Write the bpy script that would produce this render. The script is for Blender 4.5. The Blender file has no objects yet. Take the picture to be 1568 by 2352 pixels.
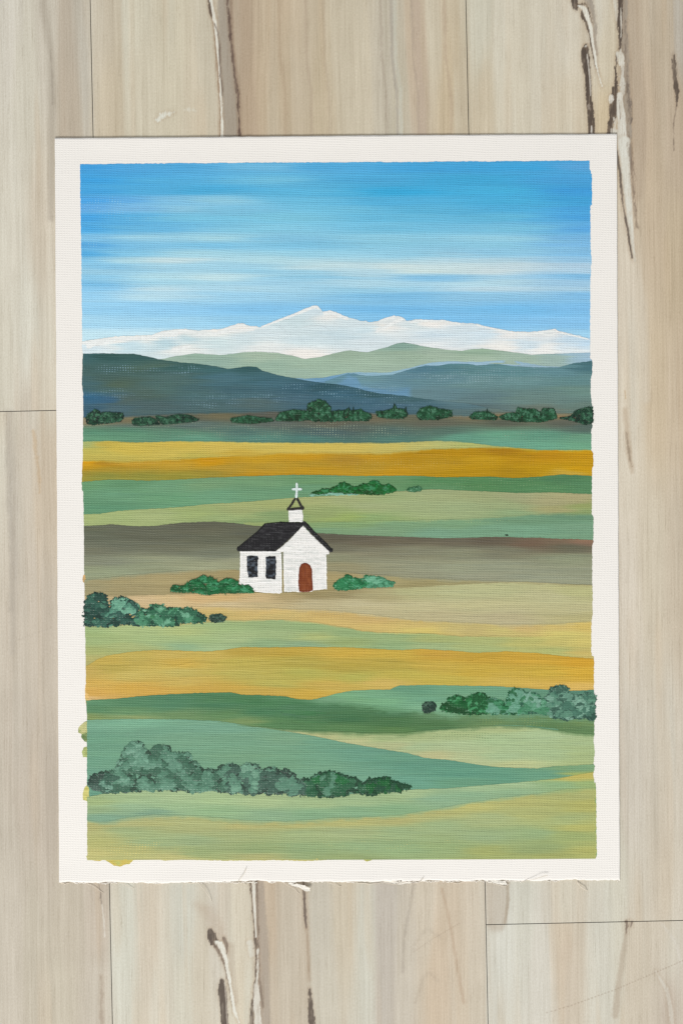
import bpy, math, random
import numpy as np
from mathutils import Vector
from mathutils.geometry import delaunay_2d_cdt

random.seed(7)
rng = np.random.default_rng(7)
SC = bpy.context.scene
COL = SC.collection
S = 0.2286 / 1288.0                 # metres per drawing unit: the canvas sheet is 9 x 12 inches
CX, CY = 784.0, 1176.0


def wx(x): return (x - CX) * S
def wy(y): return (CY - y) * S


# ------------------------------------------------------------------ camera, light, exposure
cam_d = bpy.data.cameras.new('camera')
cam_d.sensor_fit = 'VERTICAL'
cam_d.sensor_height = 36.0
cam_d.lens = 50.0
cam_d.clip_start = 0.01
cam_d.clip_end = 50
cam = bpy.data.objects.new('camera', cam_d)
COL.objects.link(cam)
cam.location = (0, 0, 2352 * S * 50.0 / 36.0)
SC.camera = cam

world = bpy.data.worlds.new('World')
SC.world = world
world.use_nodes = True
bg = world.node_tree.nodes['Background']
bg.inputs[0].default_value = (0.97, 0.985, 1.0, 1)
bg.inputs[1].default_value = 0.56


def area(name, loc, size, power, col):
    d = bpy.data.lights.new(name, 'AREA')
    d.shape = 'RECTANGLE'
    d.size, d.size_y = size
    d.energy = power
    d.color = col
    o = bpy.data.objects.new(name, d)
    COL.objects.link(o)
    o.location = loc
    o.rotation_euler = (Vector((0, 0, 0)) - Vector(loc)).to_track_quat('-Z', 'Y').to_euler()
    return o


area('window_light', (-0.85, -2.5, 2.15), (1.1, 0.9), 104.0, (1.0, 0.98, 0.95))

SC.view_settings.view_transform = 'Standard'
SC.view_settings.look = 'None'
SC.view_settings.exposure = 0.0
SC.view_settings.gamma = 1.0
SC.view_settings.use_curve_mapping = False
SC.render.engine = 'CYCLES'

# ------------------------------------------------------------------ numeric helpers
ALB = 0.93


def lin(c):
    c = np.asarray(c, dtype=np.float64) / 255.0
    c = np.clip(c, 0.0, 1.0)
    return np.where(c <= 0.04045, c / 12.92, ((c + 0.055) / 1.055) ** 2.4)


def pig(c):
    """pigment colour of paint whose sheen adds a little white"""
    return np.maximum(lin(c) - 0.013, 0.003) * ALB * 1.012


def hsh(ix, iy, seed):
    n = (ix.astype(np.int64) * 374761393 + iy.astype(np.int64) * 668265263 + seed * 974711) & 0x7fffffff
    n = ((n ^ (n >> 13)) * 1274126177) & 0x7fffffff
    return ((n ^ (n >> 16)) & 0xffff) / 65535.0


def vn(x, y, seed=0):                # smooth value noise, -1..1
    x = np.asarray(x, float)
    y = np.asarray(y, float)
    x, y = np.broadcast_arrays(x, y)
    ix, iy = np.floor(x), np.floor(y)
    fx, fy = x - ix, y - iy
    fx = fx * fx * (3 - 2 * fx)
    fy = fy * fy * (3 - 2 * fy)
    a = hsh(ix, iy, seed)
    b = hsh(ix + 1, iy, seed)
    c = hsh(ix, iy + 1, seed)
    d = hsh(ix + 1, iy + 1, seed)
    return ((a * (1 - fx) + b * fx) * (1 - fy) + (c * (1 - fx) + d * fx) * fy) * 2 - 1


def sstep(a, b, t):
    t = np.clip((t - a) / (b - a), 0, 1)
    return t * t * (3 - 2 * t)


def streak(x, y, seed):
    yy = y - 0.018 * (x - CX) + 6 * vn(x / 330, y / 90, seed + 50) + 1.5 * vn(x / 90, y / 20, seed + 51)
    return (0.38 * vn(x / 260, yy / 12, seed) + 0.34 * vn(x / 170, yy / 5.5, seed + 1)
            + 0.34 * vn(x / 90, yy / 2.9, seed + 2))


def field(x, y, pts, ax=0.28, warp=7.0, seed=0, p=1.75):
    """pigment mixed on the sheet: a scattered set of colours blended along the brush direction"""
    st = streak(x, y, seed)
    yw = y + warp * st
    xw = x + warp * 4.5 * vn(x / 120, yw / 4.5, seed + 9)
    num = np.zeros((x.size, 3))
    den = np.zeros(x.size)
    for px, py, c in pts:
        d2 = ((xw - px) * ax) ** 2 + (yw - py) ** 2 + 26.0
        w = d2 ** -p
        num += w[:, None] * np.asarray(c, float)[None, :]
        den += w
    return num / den[:, None]


def new_mesh(name, verts, faces, mat, parent=None, cols=None, under=None, smooth=True):
    me = bpy.data.meshes.new(name)
    v = np.asarray(verts, dtype=np.float32)
    f = np.asarray(faces, dtype=np.int32)
    k = f.shape[1]
    me.vertices.add(len(v))
    me.vertices.foreach_set('co', v.ravel())
    me.loops.add(f.size)
    me.loops.foreach_set('vertex_index', f.ravel())
    me.polygons.add(len(f))
    me.polygons.foreach_set('loop_start', np.arange(0, f.size, k, dtype=np.int32))
    me.polygons.foreach_set('use_smooth', np.full(len(f), smooth))
    me.update(calc_edges=True)
    me.validate()
    for nm, arr in (('Col', cols), ('Under', under)):
        if arr is not None:
            a = np.ones((len(v), 4), dtype=np.float32)
            a[:, :arr.shape[1]] = arr
            at = me.color_attributes.new(nm, 'FLOAT_COLOR', 'POINT')
            at.data.foreach_set('color', a.ravel())
    me.materials.append(mat)
    o = bpy.data.objects.new(name, me)
    COL.objects.link(o)
    if parent:
        o.parent = parent
    return o


# ------------------------------------------------------------------ materials
class NT:
    def __init__(s, name):
        s.m = bpy.data.materials.new(name)
        s.m.use_nodes = True
        s.t = s.m.node_tree
        s.b = s.t.nodes['Principled BSDF']

    def n(s, kind, **kw):
        nd = s.t.nodes.new(kind)
        for k, v in kw.items():
            setattr(nd, k, v)
        return nd

    def l(s, a, b): s.t.links.new(a, b)

    def math(s, op, a, b=None, c=None):
        nd = s.n('ShaderNodeMath', operation=op)
        for i, v in enumerate((a, b, c)):
            if v is None:
                continue
            if isinstance(v, (int, float)):
                nd.inputs[i].default_value = v
            else:
                s.l(v, nd.inputs[i])
        return nd.outputs[0]

    def noise(s, scale_xyz, rot=0.0, detail=3.0, rough=0.6, dist=0.0, src=None):
        mp = s.n('ShaderNodeMapping')
        mp.inputs['Scale'].default_value = scale_xyz
        mp.inputs['Rotation'].default_value = (0, 0, rot)
        s.l(src or s.co, mp.inputs[0])
        nz = s.n('ShaderNodeTexNoise')
        nz.inputs['Scale'].default_value = 1.0
        nz.inputs['Detail'].default_value = detail
        nz.inputs['Roughness'].default_value = rough
        nz.inputs['Distortion'].default_value = dist
        s.l(mp.outputs[0], nz.inputs['Vector'])
        return nz.outputs['Fac']


def weave(t):
    """woven cloth relief: weft ribs, warp ribs and the pits between them, slightly irregular"""
    mp = t.n('ShaderNodeMapping')
    mp.inputs['Rotation'].default_value = (0, 0, math.radians(1.1))
    t.l(t.co, mp.inputs[0])
    sep = t.n('ShaderNodeSeparateXYZ')
    t.l(mp.outputs[0], sep.inputs[0])
    nx = t.noise((55, 55, 55), detail=3)
    ny = t.noise((38, 90, 55), rot=0.3, detail=3)
    X = t.math('ADD', sep.outputs[0], t.math('MULTIPLY', t.math('SUBTRACT', nx, 0.5), 0.0034))
    Y = t.math('ADD', sep.outputs[1], t.math('MULTIPLY', t.math('SUBTRACT', ny, 0.5), 0.0022))
    cx = t.math('COSINE', t.math('MULTIPLY', X, 2 * math.pi / (6.45 * S)))
    cy = t.math('COSINE', t.math('MULTIPLY', Y, 2 * math.pi / (5.15 * S)))
    amp = t.math('MULTIPLY', t.math('POWER', t.noise((300, 480, 500), detail=3, rough=.7), 1.6), 4.2)
    pit = t.math('MULTIPLY', t.math('ADD', cx, 1.0), t.math('ADD', cy, 1.0))
    h = t.math('ADD', t.math('MULTIPLY', pit, 0.24), t.math('MULTIPLY', cy, 0.05))
    h = t.math('MULTIPLY', h, amp)
    return h, cx, cy


def bump(t, h, dist, strength=1.0, prev=None):
    b = t.n('ShaderNodeBump')
    b.inputs['Strength'].default_value = strength
    b.inputs['Distance'].default_value = dist
    t.l(h, b.inputs['Height'])
    if prev is not None:
        t.l(prev, b.inputs['Normal'])
    return b.outputs[0]


def paint_mat(name, rough=0.5, wdist=0.00006, sdist=0.00009, srot=-0.022, sx=70, sy=2300, cvar=0.18, spec=0.2):
    t = NT(name)
    t.co = t.n('ShaderNodeTexCoord').outputs['Object']
    h, cx, cy = weave(t)
    ca = t.n('ShaderNodeAttribute', attribute_name='Col')
    ua = t.n('ShaderNodeAttribute', attribute_name='Under')
    # thin paint misses the tops of the weave: the colour underneath shows as dots
    dots = t.math('MULTIPLY', t.math('ADD', t.math('MULTIPLY', cx, 0.5), 0.5), t.math('ADD', t.math('MULTIPLY', cy, 0.5), 0.5))
    dots = t.math('ADD', dots, t.math('MULTIPLY', t.math('SUBTRACT', t.noise((300, 900, 300), detail=2), 0.5), 0.9))
    thr = t.math('SUBTRACT', 1.0, ua.outputs['Alpha'])
    mk = t.math('MULTIPLY', t.math('SUBTRACT', dots, thr), 4.0)
    mk.node.use_clamp = True
    mk = t.math('MULTIPLY', mk, t.math('GREATER_THAN', ua.outputs['Alpha'], 0.02))
    mx = t.n('ShaderNodeMix', data_type='RGBA')
    t.l(mk, mx.inputs['Factor'])
    t.l(ca.outputs['Color'], mx.inputs['A'])
    t.l(ua.outputs['Color'], mx.inputs['B'])
    s1 = t.noise((sx, sy * .6, 100), rot=srot, detail=3, rough=0.6)
    s3 = t.noise((1300, 1500, 900), detail=2, rough=.7)
    s2 = t.noise((sx * 4, sy * .35, 100), rot=srot * 2, detail=3, rough=0.6)
    s4 = t.noise((sx * .7, sy * .22, 100), rot=srot, detail=2, rough=0.5)
    v = t.math('ADD', t.math('MULTIPLY', s1, cvar), t.math('MULTIPLY', s2, cvar * 0.6))
    v = t.math('ADD', v, t.math('MULTIPLY', s3, .2))
    v = t.math('ADD', v, 1.0 - cvar * 0.8 - .1)
    hs = t.n('ShaderNodeVectorMath', operation='SCALE')
    t.l(mx.outputs['Result'], hs.inputs[0])
    t.l(v, hs.inputs['Scale'])
    t.l(hs.outputs[0], t.b.inputs['Base Color'])
    nb = bump(t, h, wdist)
    nb = bump(t, s1, sdist, prev=nb)
    nb = bump(t, s4, sdist * 1.9, prev=nb)
    t.l(nb, t.b.inputs['Normal'])
    t.b.inputs['Roughness'].default_value = rough
    t.b.inputs['Specular IOR Level'].default_value = spec
    return t.m


M_PAINT = paint_mat('acrylic_field_paint')
M_SKY = paint_mat('acrylic_sky_paint', sx=40, sy=1900, cvar=0.12, sdist=0.00006)
M_DAUB = paint_mat('acrylic_daub_paint', rough=0.4, wdist=0.00004, sdist=0.00009, sx=220, sy=800, srot=0.3, cvar=0.26, spec=0.35)
M_WALLP = paint_mat('acrylic_white_paint', rough=0.5, wdist=0.00005, sdist=0.00009, sx=350, sy=2000, cvar=0.14)
M_DARKP = paint_mat('acrylic_black_paint', rough=0.4, wdist=0.00004, sdist=0.0001, sx=350, sy=2200, cvar=0.6, spec=0.35)


def canvas_mat():
    t = NT('primed_canvas')
    t.co = t.n('ShaderNodeTexCoord').outputs['Object']
    h, cx, cy = weave(t)
    ca = t.n('ShaderNodeAttribute', attribute_name='Col')
    nz = t.noise((1500, 1500, 1500), detail=2)
    v = t.math('ADD', t.math('MULTIPLY', nz, 0.06), 0.97)
    hs = t.n('ShaderNodeVectorMath', operation='SCALE')
    t.l(ca.outputs['Color'], hs.inputs[0])
    t.l(v, hs.inputs['Scale'])
    t.l(hs.outputs[0], t.b.inputs['Base Color'])
    nb = bump(t, h, 0.00004)
    nb = bump(t, nz, 0.00003, prev=nb)
    t.l(nb, t.b.inputs['Normal'])
    t.b.inputs['Roughness'].default_value = 0.75
    t.b.inputs['Specular IOR Level'].default_value = 0.25
    return t.m


M_CANVAS = canvas_mat()


def thread_mat():
    t = NT('cotton_thread')
    t.co = t.n('ShaderNodeTexCoord').outputs['Object']
    nz = t.noise((2500, 2500, 2500), detail=2)
    cr = t.n('ShaderNodeValToRGB')
    cr.color_ramp.elements[0].color = (*(lin((206, 190, 165))), 1)
    cr.color_ramp.elements[1].color = (*(lin((238, 232, 222))), 1)
    t.l(nz, cr.inputs[0])
    t.l(cr.outputs[0], t.b.inputs['Base Color'])
    t.b.inputs['Roughness'].default_value = 0.85
    return t.m


M_THREAD = thread_mat()


def floor_mat():
    t = NT('printed_wood_planks')
    t.co = t.n('ShaderNodeTexCoord').outputs['Object']
    ca = t.n('ShaderNodeAttribute', attribute_name='Col')
    r = -0.0215
    g1 = t.noise((1900, 26, 10), rot=r, detail=4, rough=0.7)
    g2 = t.noise((520, 14, 10), rot=r, detail=3, rough=0.6, dist=0.3)
    g3 = t.noise((2400, 1100, 10), rot=r, detail=2, rough=0.8)
    v = t.math('ADD', t.math('MULTIPLY', t.math('SUBTRACT', g1, 0.5), 0.34), t.math('MULTIPLY', t.math('SUBTRACT', g2, 0.5), 0.16))
    v = t.math('ADD', v, t.math('MULTIPLY', t.math('SUBTRACT', g3, 0.5), 0.42))
    g4 = t.math('SUBTRACT', t.noise((1500, 75, 10), rot=r, detail=3, rough=0.7), 0.56)
    g4.node.use_clamp = True
    v = t.math('SUBTRACT', v, t.math('MULTIPLY', g4, 0.95))
    g5 = t.math('SUBTRACT', t.noise((700, 9, 10), rot=r, detail=4, rough=0.6, dist=0.8), 0.57)
    g5.node.use_clamp = True
    v = t.math('SUBTRACT', v, t.math('MULTIPLY', g5, 0.6))
    v = t.math('ADD', v, 1.02)
    vec = t.n('ShaderNodeCombineXYZ')
    t.l(v, vec.inputs[0])
    t.l(t.math('POWER', v, 1.12), vec.inputs[1])
    t.l(t.math('POWER', v, 1.3), vec.inputs[2])
    mu = t.n('ShaderNodeVectorMath', operation='MULTIPLY')
    t.l(ca.outputs['Color'], mu.inputs[0])
    t.l(vec.outputs[0], mu.inputs[1])
    t.l(mu.outputs[0], t.b.inputs['Base Color'])
    nb = bump(t, g1, 0.00003)
    nb = bump(t, t.noise((900, 300, 300), detail=2), 0.00002, prev=nb)
    t.l(nb, t.b.inputs['Normal'])
    t.b.inputs['Roughness'].default_value = 0.55
    t.b.inputs['Specular IOR Level'].default_value = 0.3
    return t.m


M_FLOOR = floor_mat()

# ------------------------------------------------------------------ floor of printed wood planks
SL = 0.0217                                      # the planks lie slightly turned to the sheet


def Z1(p): return [(a / 2.0, b / 2.0, w / 2.0) for a, b, w in p]
def Z16(p): return [(1263.1 + a * .19444, b * .19444, w * .19444) for a, b, w in p]
def ZR(p): return [(1320.5 + a * .3173, 344.5 + b * .3173, w * .3173) for a, b, w in p]
def Z13(p): return [(a * .5, 1952 + b * .5, w * .5) for a, b, w in p]
def Z14(p): return [(784 + a * .5, 1952 + b * .5, w * .5) for a, b, w in p]


DK, MD, WH, GR, TN = (84, 72, 62), (122, 106, 92), (226, 223, 210), (158, 148, 134), (172, 150, 126)
# (points with widths, colour, opacity, softness, raggedness)
MARKS = [
    (Z1([(1030, -40, 60), (1035, 200, 66), (1060, 420, 84), (1068, 700, 80)]), GR, .75, 9, .25),
    (Z1([(1062, -40, 14), (1062, 160, 14), (1075, 260, 14), (1095, 420, 16), (1108, 700, 16)]), (150, 128, 108), .7, 9, .3),
    (Z1([(1120, -40, 60), (1130, 300, 70), (1150, 700, 90)]), (178, 158, 134), .7, 20, .2),
    (Z1([(966, -20, 12), (968, 30, 14), (974, 78, 8)]), DK, .95, 1, .5),
    (Z1([(980, 60, 12), (990, 180, 10), (1003, 330, 9), (1014, 500, 9), (1016, 700, 9)]), (140, 112, 88), .7, 3, .3),
    (Z1([(968, -20, 12), (976, 40, 12), (988, 100, 13), (998, 200, 10), (1006, 300, 9), (1014, 420, 7), (1020, 560, 9), (1021, 700, 11)]), WH, .97, 1.2, .3),
    (Z1([(986, 110, 3), (1002, 150, 5), (1008, 220, 5), (1012, 330, 4), (1024, 440, 4)]), (110, 94, 82), .8, 1.5, .7),
    (Z1([(1044, -20, 8), (1054, 100, 8), (1062, 200, 6), (1074, 300, 8), (1084, 390, 9), (1091, 430, 8), (1098, 540, 5), (1104, 700, 5)]), (96, 78, 68), .9, 1.4, .7),
    (Z1([(724, 552, 10), (745, 535, 22), (775, 524, 20), (800, 516, 6)]), (224, 224, 212), .9, 3, .8),
    (Z1([(850, 506, 8), (880, 505, 14), (905, 510, 6)]), (218, 216, 202), .6, 5, .8),
    (Z1([(195, -40, 40), (215, 120, 34), (238, 260, 26), (243, 420, 30), (238, 620, 30), (236, 1000, 30)]), (168, 158, 142), .5, 14, .3),
    (Z1([(232, 230, 4), (240, 330, 5), (243, 480, 4)]), (150, 140, 126), .5, 3, .5),
    (Z1([(300, -40, 60), (310, 300, 90), (320, 700, 90)]), (186, 170, 150), .5, 25, .3),
    # right hand group, top
    (Z16([(950, -40, 200), (980, 500, 200), (1010, 1000, 210), (1030, 1600, 200), (1010, 2300, 150)]), (180, 162, 140), .55, 16, .2),
    (Z16([(450, -20, 90), (480, 90, 60), (510, 200, 40), (530, 330, 25), (525, 520, 30), (545, 640, 12)]), GR, .8, 3, .6),
    (Z16([(265, -40, 60), (285, 20, 70), (300, 70, 56), (312, 110, 26), (318, 130, 8)]), DK, .97, 1, .5),
    (Z16([(330, 60, 20), (420, 50, 16), (445, 110, 26), (470, 200, 22), (490, 260, 12)]), DK, .85, 1, .7),
    (Z16([(375, 130, 24), (385, 200, 30), (420, 260, 18), (452, 350, 16), (470, 420, 12), (478, 520, 12), (500, 640, 10), (530, 760, 10), (570, 890, 6)]), DK, .9, 1, .6),
    (Z16([(330, 70, 16), (365, 82, 36), (400, 105, 62), (425, 170, 60), (450, 240, 34), (470, 310, 34), (487, 420, 24), (500, 520, 24), (515, 600, 26), (530, 690, 22), (545, 790, 16), (560, 860, 10), (590, 960, 7), (612, 1020, 4)]), WH, .97, 1, .35),
    (Z16([(412, 540, 30), (408, 600, 62), (412, 680, 76), (425, 780, 62), (440, 900, 50), (448, 1050, 52), (458, 1180, 50), (468, 1300, 56), (480, 1420, 60), (488, 1600, 62)]), DK, .97, .8, .35),
    (Z16([(412, 548, 24), (425, 540, 10)]), (200, 196, 184), .9, 1, .5),
    (Z16([(432, 640, 6), (440, 700, 10), (452, 800, 10), (462, 900, 12), (470, 1000, 12), (474, 1130, 8)]), (214, 208, 196), .85, 1, .4),
    (Z16([(455, 1250, 26), (465, 1290, 14)]), (170, 160, 148), .7, 1, .8),
    (Z16([(482, 1490, 14), (486, 1600, 26)]), (218, 214, 204), .9, 1, .4),
    (Z16([(770, -30, 46), (778, 90, 48), (784, 190, 34), (778, 240, 12)]), (216, 213, 200), .85, 4, .3),
    (Z16([(860, -30, 100), (862, 300, 80), (870, 600, 110), (880, 800, 110), (888, 1100, 120), (900, 1500, 110), (925, 1900, 60)]), GR, .82, 4, .5),
    (Z16([(905, 900, 16), (915, 1050, 34), (930, 1150, 30), (938, 1300, 20), (945, 1450, 14)]), (110, 98, 88), .75, 3, .9),
    (Z16([(885, 250, 8), (890, 500, 12), (885, 640, 20), (910, 830, 14), (900, 900, 10)]), (112, 100, 90), .7, 3, .9),
    (Z16([(925, 1560, 8), (930, 1700, 10), (945, 1900, 10), (960, 2100, 6)]), (112, 98, 86), .75, 2, .9),
    (Z16([(818, -30, 44), (826, 120, 38), (822, 230, 34), (818, 300, 40), (830, 420, 26), (820, 540, 14), (815, 600, 8)]), DK, .95, 1, .5),
    (Z16([(830, 100, 8), (832, 200, 16), (834, 330, 14), (830, 440, 6)]), (206, 200, 186), .9, 1, .4),
    (Z16([(785, 640, 10), (776, 740, 8), (768, 880, 14), (766, 1000, 26), (765, 1080, 44), (758, 1180, 62), (745, 1280, 66), (735, 1380, 56), (715, 1460, 44), (695, 1580, 40)]), DK, .95, 1, .6),
    (Z16([(820, 600, 24), (812, 640, 64), (830, 680, 84), (845, 760, 60)]), WH, .85, 2, .6),
    (Z16([(850, 800, 20), (848, 900, 50), (850, 1000, 54), (845, 1100, 46), (830, 1160, 40)]), (216, 212, 200), .85, 3, .6),
    (Z16([(815, 1120, 60), (822, 1250, 76), (838, 1400, 96), (845, 1560, 104), (858, 1800, 120)]), (220, 217, 205), .95, 2, .25),
    (Z16([(806, 1180, 4), (815, 1260, 6), (825, 1400, 4)]), (120, 106, 94), .7, 1, .6),
    (Z16([(715, 1150, 50), (716, 1175, 56), (712, 1210, 20)]), (222, 218, 206), .95, 1.5, .4),
    (Z16([(760, 1400, 16), (770, 1470, 36), (760, 1540, 50), (720, 1540, 40), (740, 1600, 80)]), (212, 207, 194), .9, 1.2, .7),
    (Z16([(1462, 655, 18), (1460, 720, 32), (1462, 820, 30), (1468, 900, 42), (1480, 960, 36), (1485, 1030, 40), (1492, 1070, 34), (1492, 1140, 14), (1486, 1250, 8)]), DK, .88, 1.5, .5),
    (Z16([(1486, 1200, 8), (1478, 1320, 6), (1458, 1400, 10), (1452, 1470, 8), (1452, 1560, 5), (1455, 1700, 8), (1458, 1780, 5)]), MD, .7, 2, .6),
    # right hand group, beside the sheet
    (ZR([(355, -60, 80), (360, 60, 74), (366, 200, 62), (385, 380, 50), (398, 560, 34), (412, 680, 20), (430, 800, 10)]), (218, 216, 204), .93, 4, .2),
    (ZR([(430, 760, 30), (450, 900, 40), (480, 1100, 60), (500, 1400, 60), (510, 1800, 60)]), (208, 198, 180), .5, 14, .2),
    (ZR([(302, 10, 6), (308, 90, 12), (322, 170, 10), (326, 230, 12), (334, 300, 8), (345, 400, 6), (362, 500, 8), (380, 580, 12), (388, 650, 11), (400, 720, 7), (412, 780, 4)]), (100, 88, 78), .9, 1, .5),
    (ZR([(395, -40, 20), (405, 80, 22), (412, 220, 20), (420, 330, 16), (430, 450, 14), (445, 560, 7)]), MD, .6, 4, .95),
    (ZR([(372, 2050, 8), (376, 2110, 16), (384, 2180, 16), (392, 2230, 12), (408, 2290, 4)]), (108, 94, 80), .85, 3, .5),
    (ZR([(358, 1740, 6), (362, 1800, 5)]), (190, 165, 130), .8, 2, .3),
    (ZR([(355, 1880, 30), (372, 2000, 30), (390, 2200, 40), (410, 2330, 20)]), (186, 168, 144), .6, 8, .3),
    # bottom, middle plank
    (Z13([(900, 250, 20), (960, 290, 60), (1000, 370, 60), (1020, 420, 30)]), (178, 160, 140), .4, 26, .3),
    (Z13([(1060, 440, 30), (1070, 560, 24), (1085, 700, 20)]), (182, 168, 148), .5, 6, .4),
    (Z13([(965, 370, 18), (972, 395, 30), (982, 420, 28), (988, 440, 12)]), DK, .95, 1, .5),
    (Z13([(1030, 405, 10), (1040, 430, 12), (1042, 470, 8), (1036, 500, 6)]), MD, .9, 1, .5),
    (Z13([(990, 440, 8), (1015, 480, 10), (1035, 530, 8), (1050, 600, 7), (1060, 680, 6), (1078, 740, 5)]), (110, 95, 82), .8, 1.2, .6),
    (Z13([(992, 425, 10), (1012, 434, 22), (1025, 460, 24), (1036, 500, 16), (1046, 550, 12), (1056, 610, 12), (1066, 680, 12), (1078, 740, 8), (1098, 795, 4)]), (222, 220, 208), .97, 1.2, .4),
    (Z13([(1020, 600, 14), (1020, 640, 28), (1026, 700, 27), (1032, 760, 24), (1036, 860, 20)]), DK, .95, 1, .4),
    (Z13([(1032, 612, 4), (1038, 680, 4), (1044, 800, 4)]), (200, 190, 176), .7, 1, .4),
    (Z13([(1185, 100, 40), (1200, 400, 60), (1210, 850, 70)]), (160, 148, 134), .7, 8, .4),
    (Z13([(1150, 430, 30), (1158, 480, 26)]), (212, 210, 198), .7, 4, .4),
    (Z13([(1150, 100, 6), (1158, 240, 4), (1168, 350, 4), (1172, 420, 8), (1178, 520, 8), (1178, 600, 12), (1164, 680, 9), (1158, 740, 12), (1154, 860, 16)]), DK, .85, 1, .7),
    (Z13([(1176, 100, 8), (1182, 220, 6), (1186, 400, 5), (1192, 600, 5), (1206, 720, 8)]), (110, 96, 84), .75, 1.6, .8),
    (Z13([(1162, 100, 13), (1168, 240, 11), (1173, 340, 7), (1176, 400, 5)]), (216, 212, 200), .95, 1, .3),
    (Z13([(1184, 460, 8), (1186, 560, 7), (1180, 600, 8), (1176, 650, 24), (1182, 720, 28), (1188, 860, 28)]), (212, 208, 196), .9, 1.2, .5),
    (Z13([(1392, 140, 4), (1396, 200, 8), (1400, 300, 10), (1408, 360, 4)]), (98, 84, 74), .85, 1.5, .5),
    (Z13([(1408, 360, 5), (1416, 480, 6), (1420, 600, 6)]), (160, 140, 118), .6, 4, .5),
    (Z13([(1422, 640, 8), (1426, 700, 16), (1430, 760, 20), (1436, 860, 16)]), DK, .88, 1.5, .5),
    (Z13([(455, 150, 5), (464, 210, 5), (470, 260, 3)]), (120, 108, 98), .7, 1, .7),
    (Z13([(470, 250, 3), (478, 330, 4), (482, 400, 3)]), (214, 208, 196), .8, 1, .5),
    (Z13([(468, 580, 8), (466, 700, 14), (470, 860, 10)]), (160, 145, 128), .6, 4, .6),
    (Z14([(760, 140, 10), (765, 230, 10), (750, 335, 8)]), (160, 145, 124), .7, 5, .3),
    (Z14([(710, 130, 100), (710, 330, 90)]), (178, 164, 146), .5, 16, .3),
    (Z14([(335, 140, 10), (310, 280, 8), (285, 420, 8), (280, 560, 8)]), (160, 150, 136), .45, 8, .5),
    (Z14([(200, 140, 90), (200, 500, 90), (200, 860, 90)]), (178, 168, 156), .4, 20, .3),
    (Z14([(340, 430, 5), (375, 380, 6), (400, 365, 8), (450, 400, 6)]), (168, 156, 138), .35, 14, .5),
    (Z14([(340, 700, 6), (375, 590, 8), (400, 560, 8), (440, 600, 8)]), (168, 154, 136), .35, 14, .5),
    (Z14([(460, 180, 8), (490, 300, 10), (520, 470, 10), (560, 700, 14)]), (178, 156, 132), .55, 6, .4),
    (Z14([(1306, 330, 14), (1308, 350, 12), (1306, 385, 4)]), MD, .85, 1, .4),
    (Z14([(1332, 330, 10), (1328, 352, 6)]), (120, 104, 92), .7, 1, .6),
    (Z14([(1305, 390, 20), (1280, 560, 24), (1255, 760, 30)]), (170, 154, 134), .5, 7, .4),
    (Z14([(1440, 560, 8), (1490, 640, 14), (1510, 740, 16), (1520, 860, 12)]), (208, 204, 192), .6, 4, .4),
    (Z14([(1470, 340, 6), (1530, 420, 10), (1560, 520, 10)]), (208, 202, 190), .5, 5, .4),
    (Z14([(330, 470, .6), (400, 420, .5), (545, 335, .4)]), (130, 108, 90), .3, .7, .2),
    (Z14([(935, 750, .4), (1050, 716, .7), (1260, 640, .6), (1420, 572, .6), (1568, 508, .6)]), (126, 104, 86), .4, .7, .2),
    # left
    ([(22, 950, 20), (30, 1130, 26), (34, 1300, 20), (30, 1500, 12)], (172, 164, 152), .35, 16, .5),
    ([(20, 950, 6), (24, 1100, 12), (30, 1300, 14), (26, 1400, 10)], (158, 150, 138), .3, 12, .8),
    ([(78, 990, 6), (88, 1080, 8), (92, 1130, 5)], (192, 165, 130), .5, 5, .5),
    ([(40, 1470, .6), (100, 1448, .5), (128, 1440, .5)], (170, 160, 146), .3, .8, .3),
]
# middle plank, grain by the top edge
for gx, w_, c_ in ((873, 4, (168, 155, 138)), (897, 6, (160, 152, 142)), (905, 8, (200, 200, 186)), (945, 5, (168, 152, 136)), (955, 14, (186, 168, 150)),
                   (1020, 6, (180, 160, 136)), (700, 5, (178, 160, 138)), (742, 6, (182, 166, 142)), (640, 8, (176, 156, 130))):
    MARKS.append(([(gx, -20, w_), (gx + 2, 60, w_), (gx + 3, 130, w_ * .8), (gx + 14, 210, w_), (gx + 16, 330, w_)], c_, .5, 5, .5))
MARKS.append(([(1545, 120, 8), (1550, 180, 12)], (150, 138, 124), .2, 4, .5))

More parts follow.
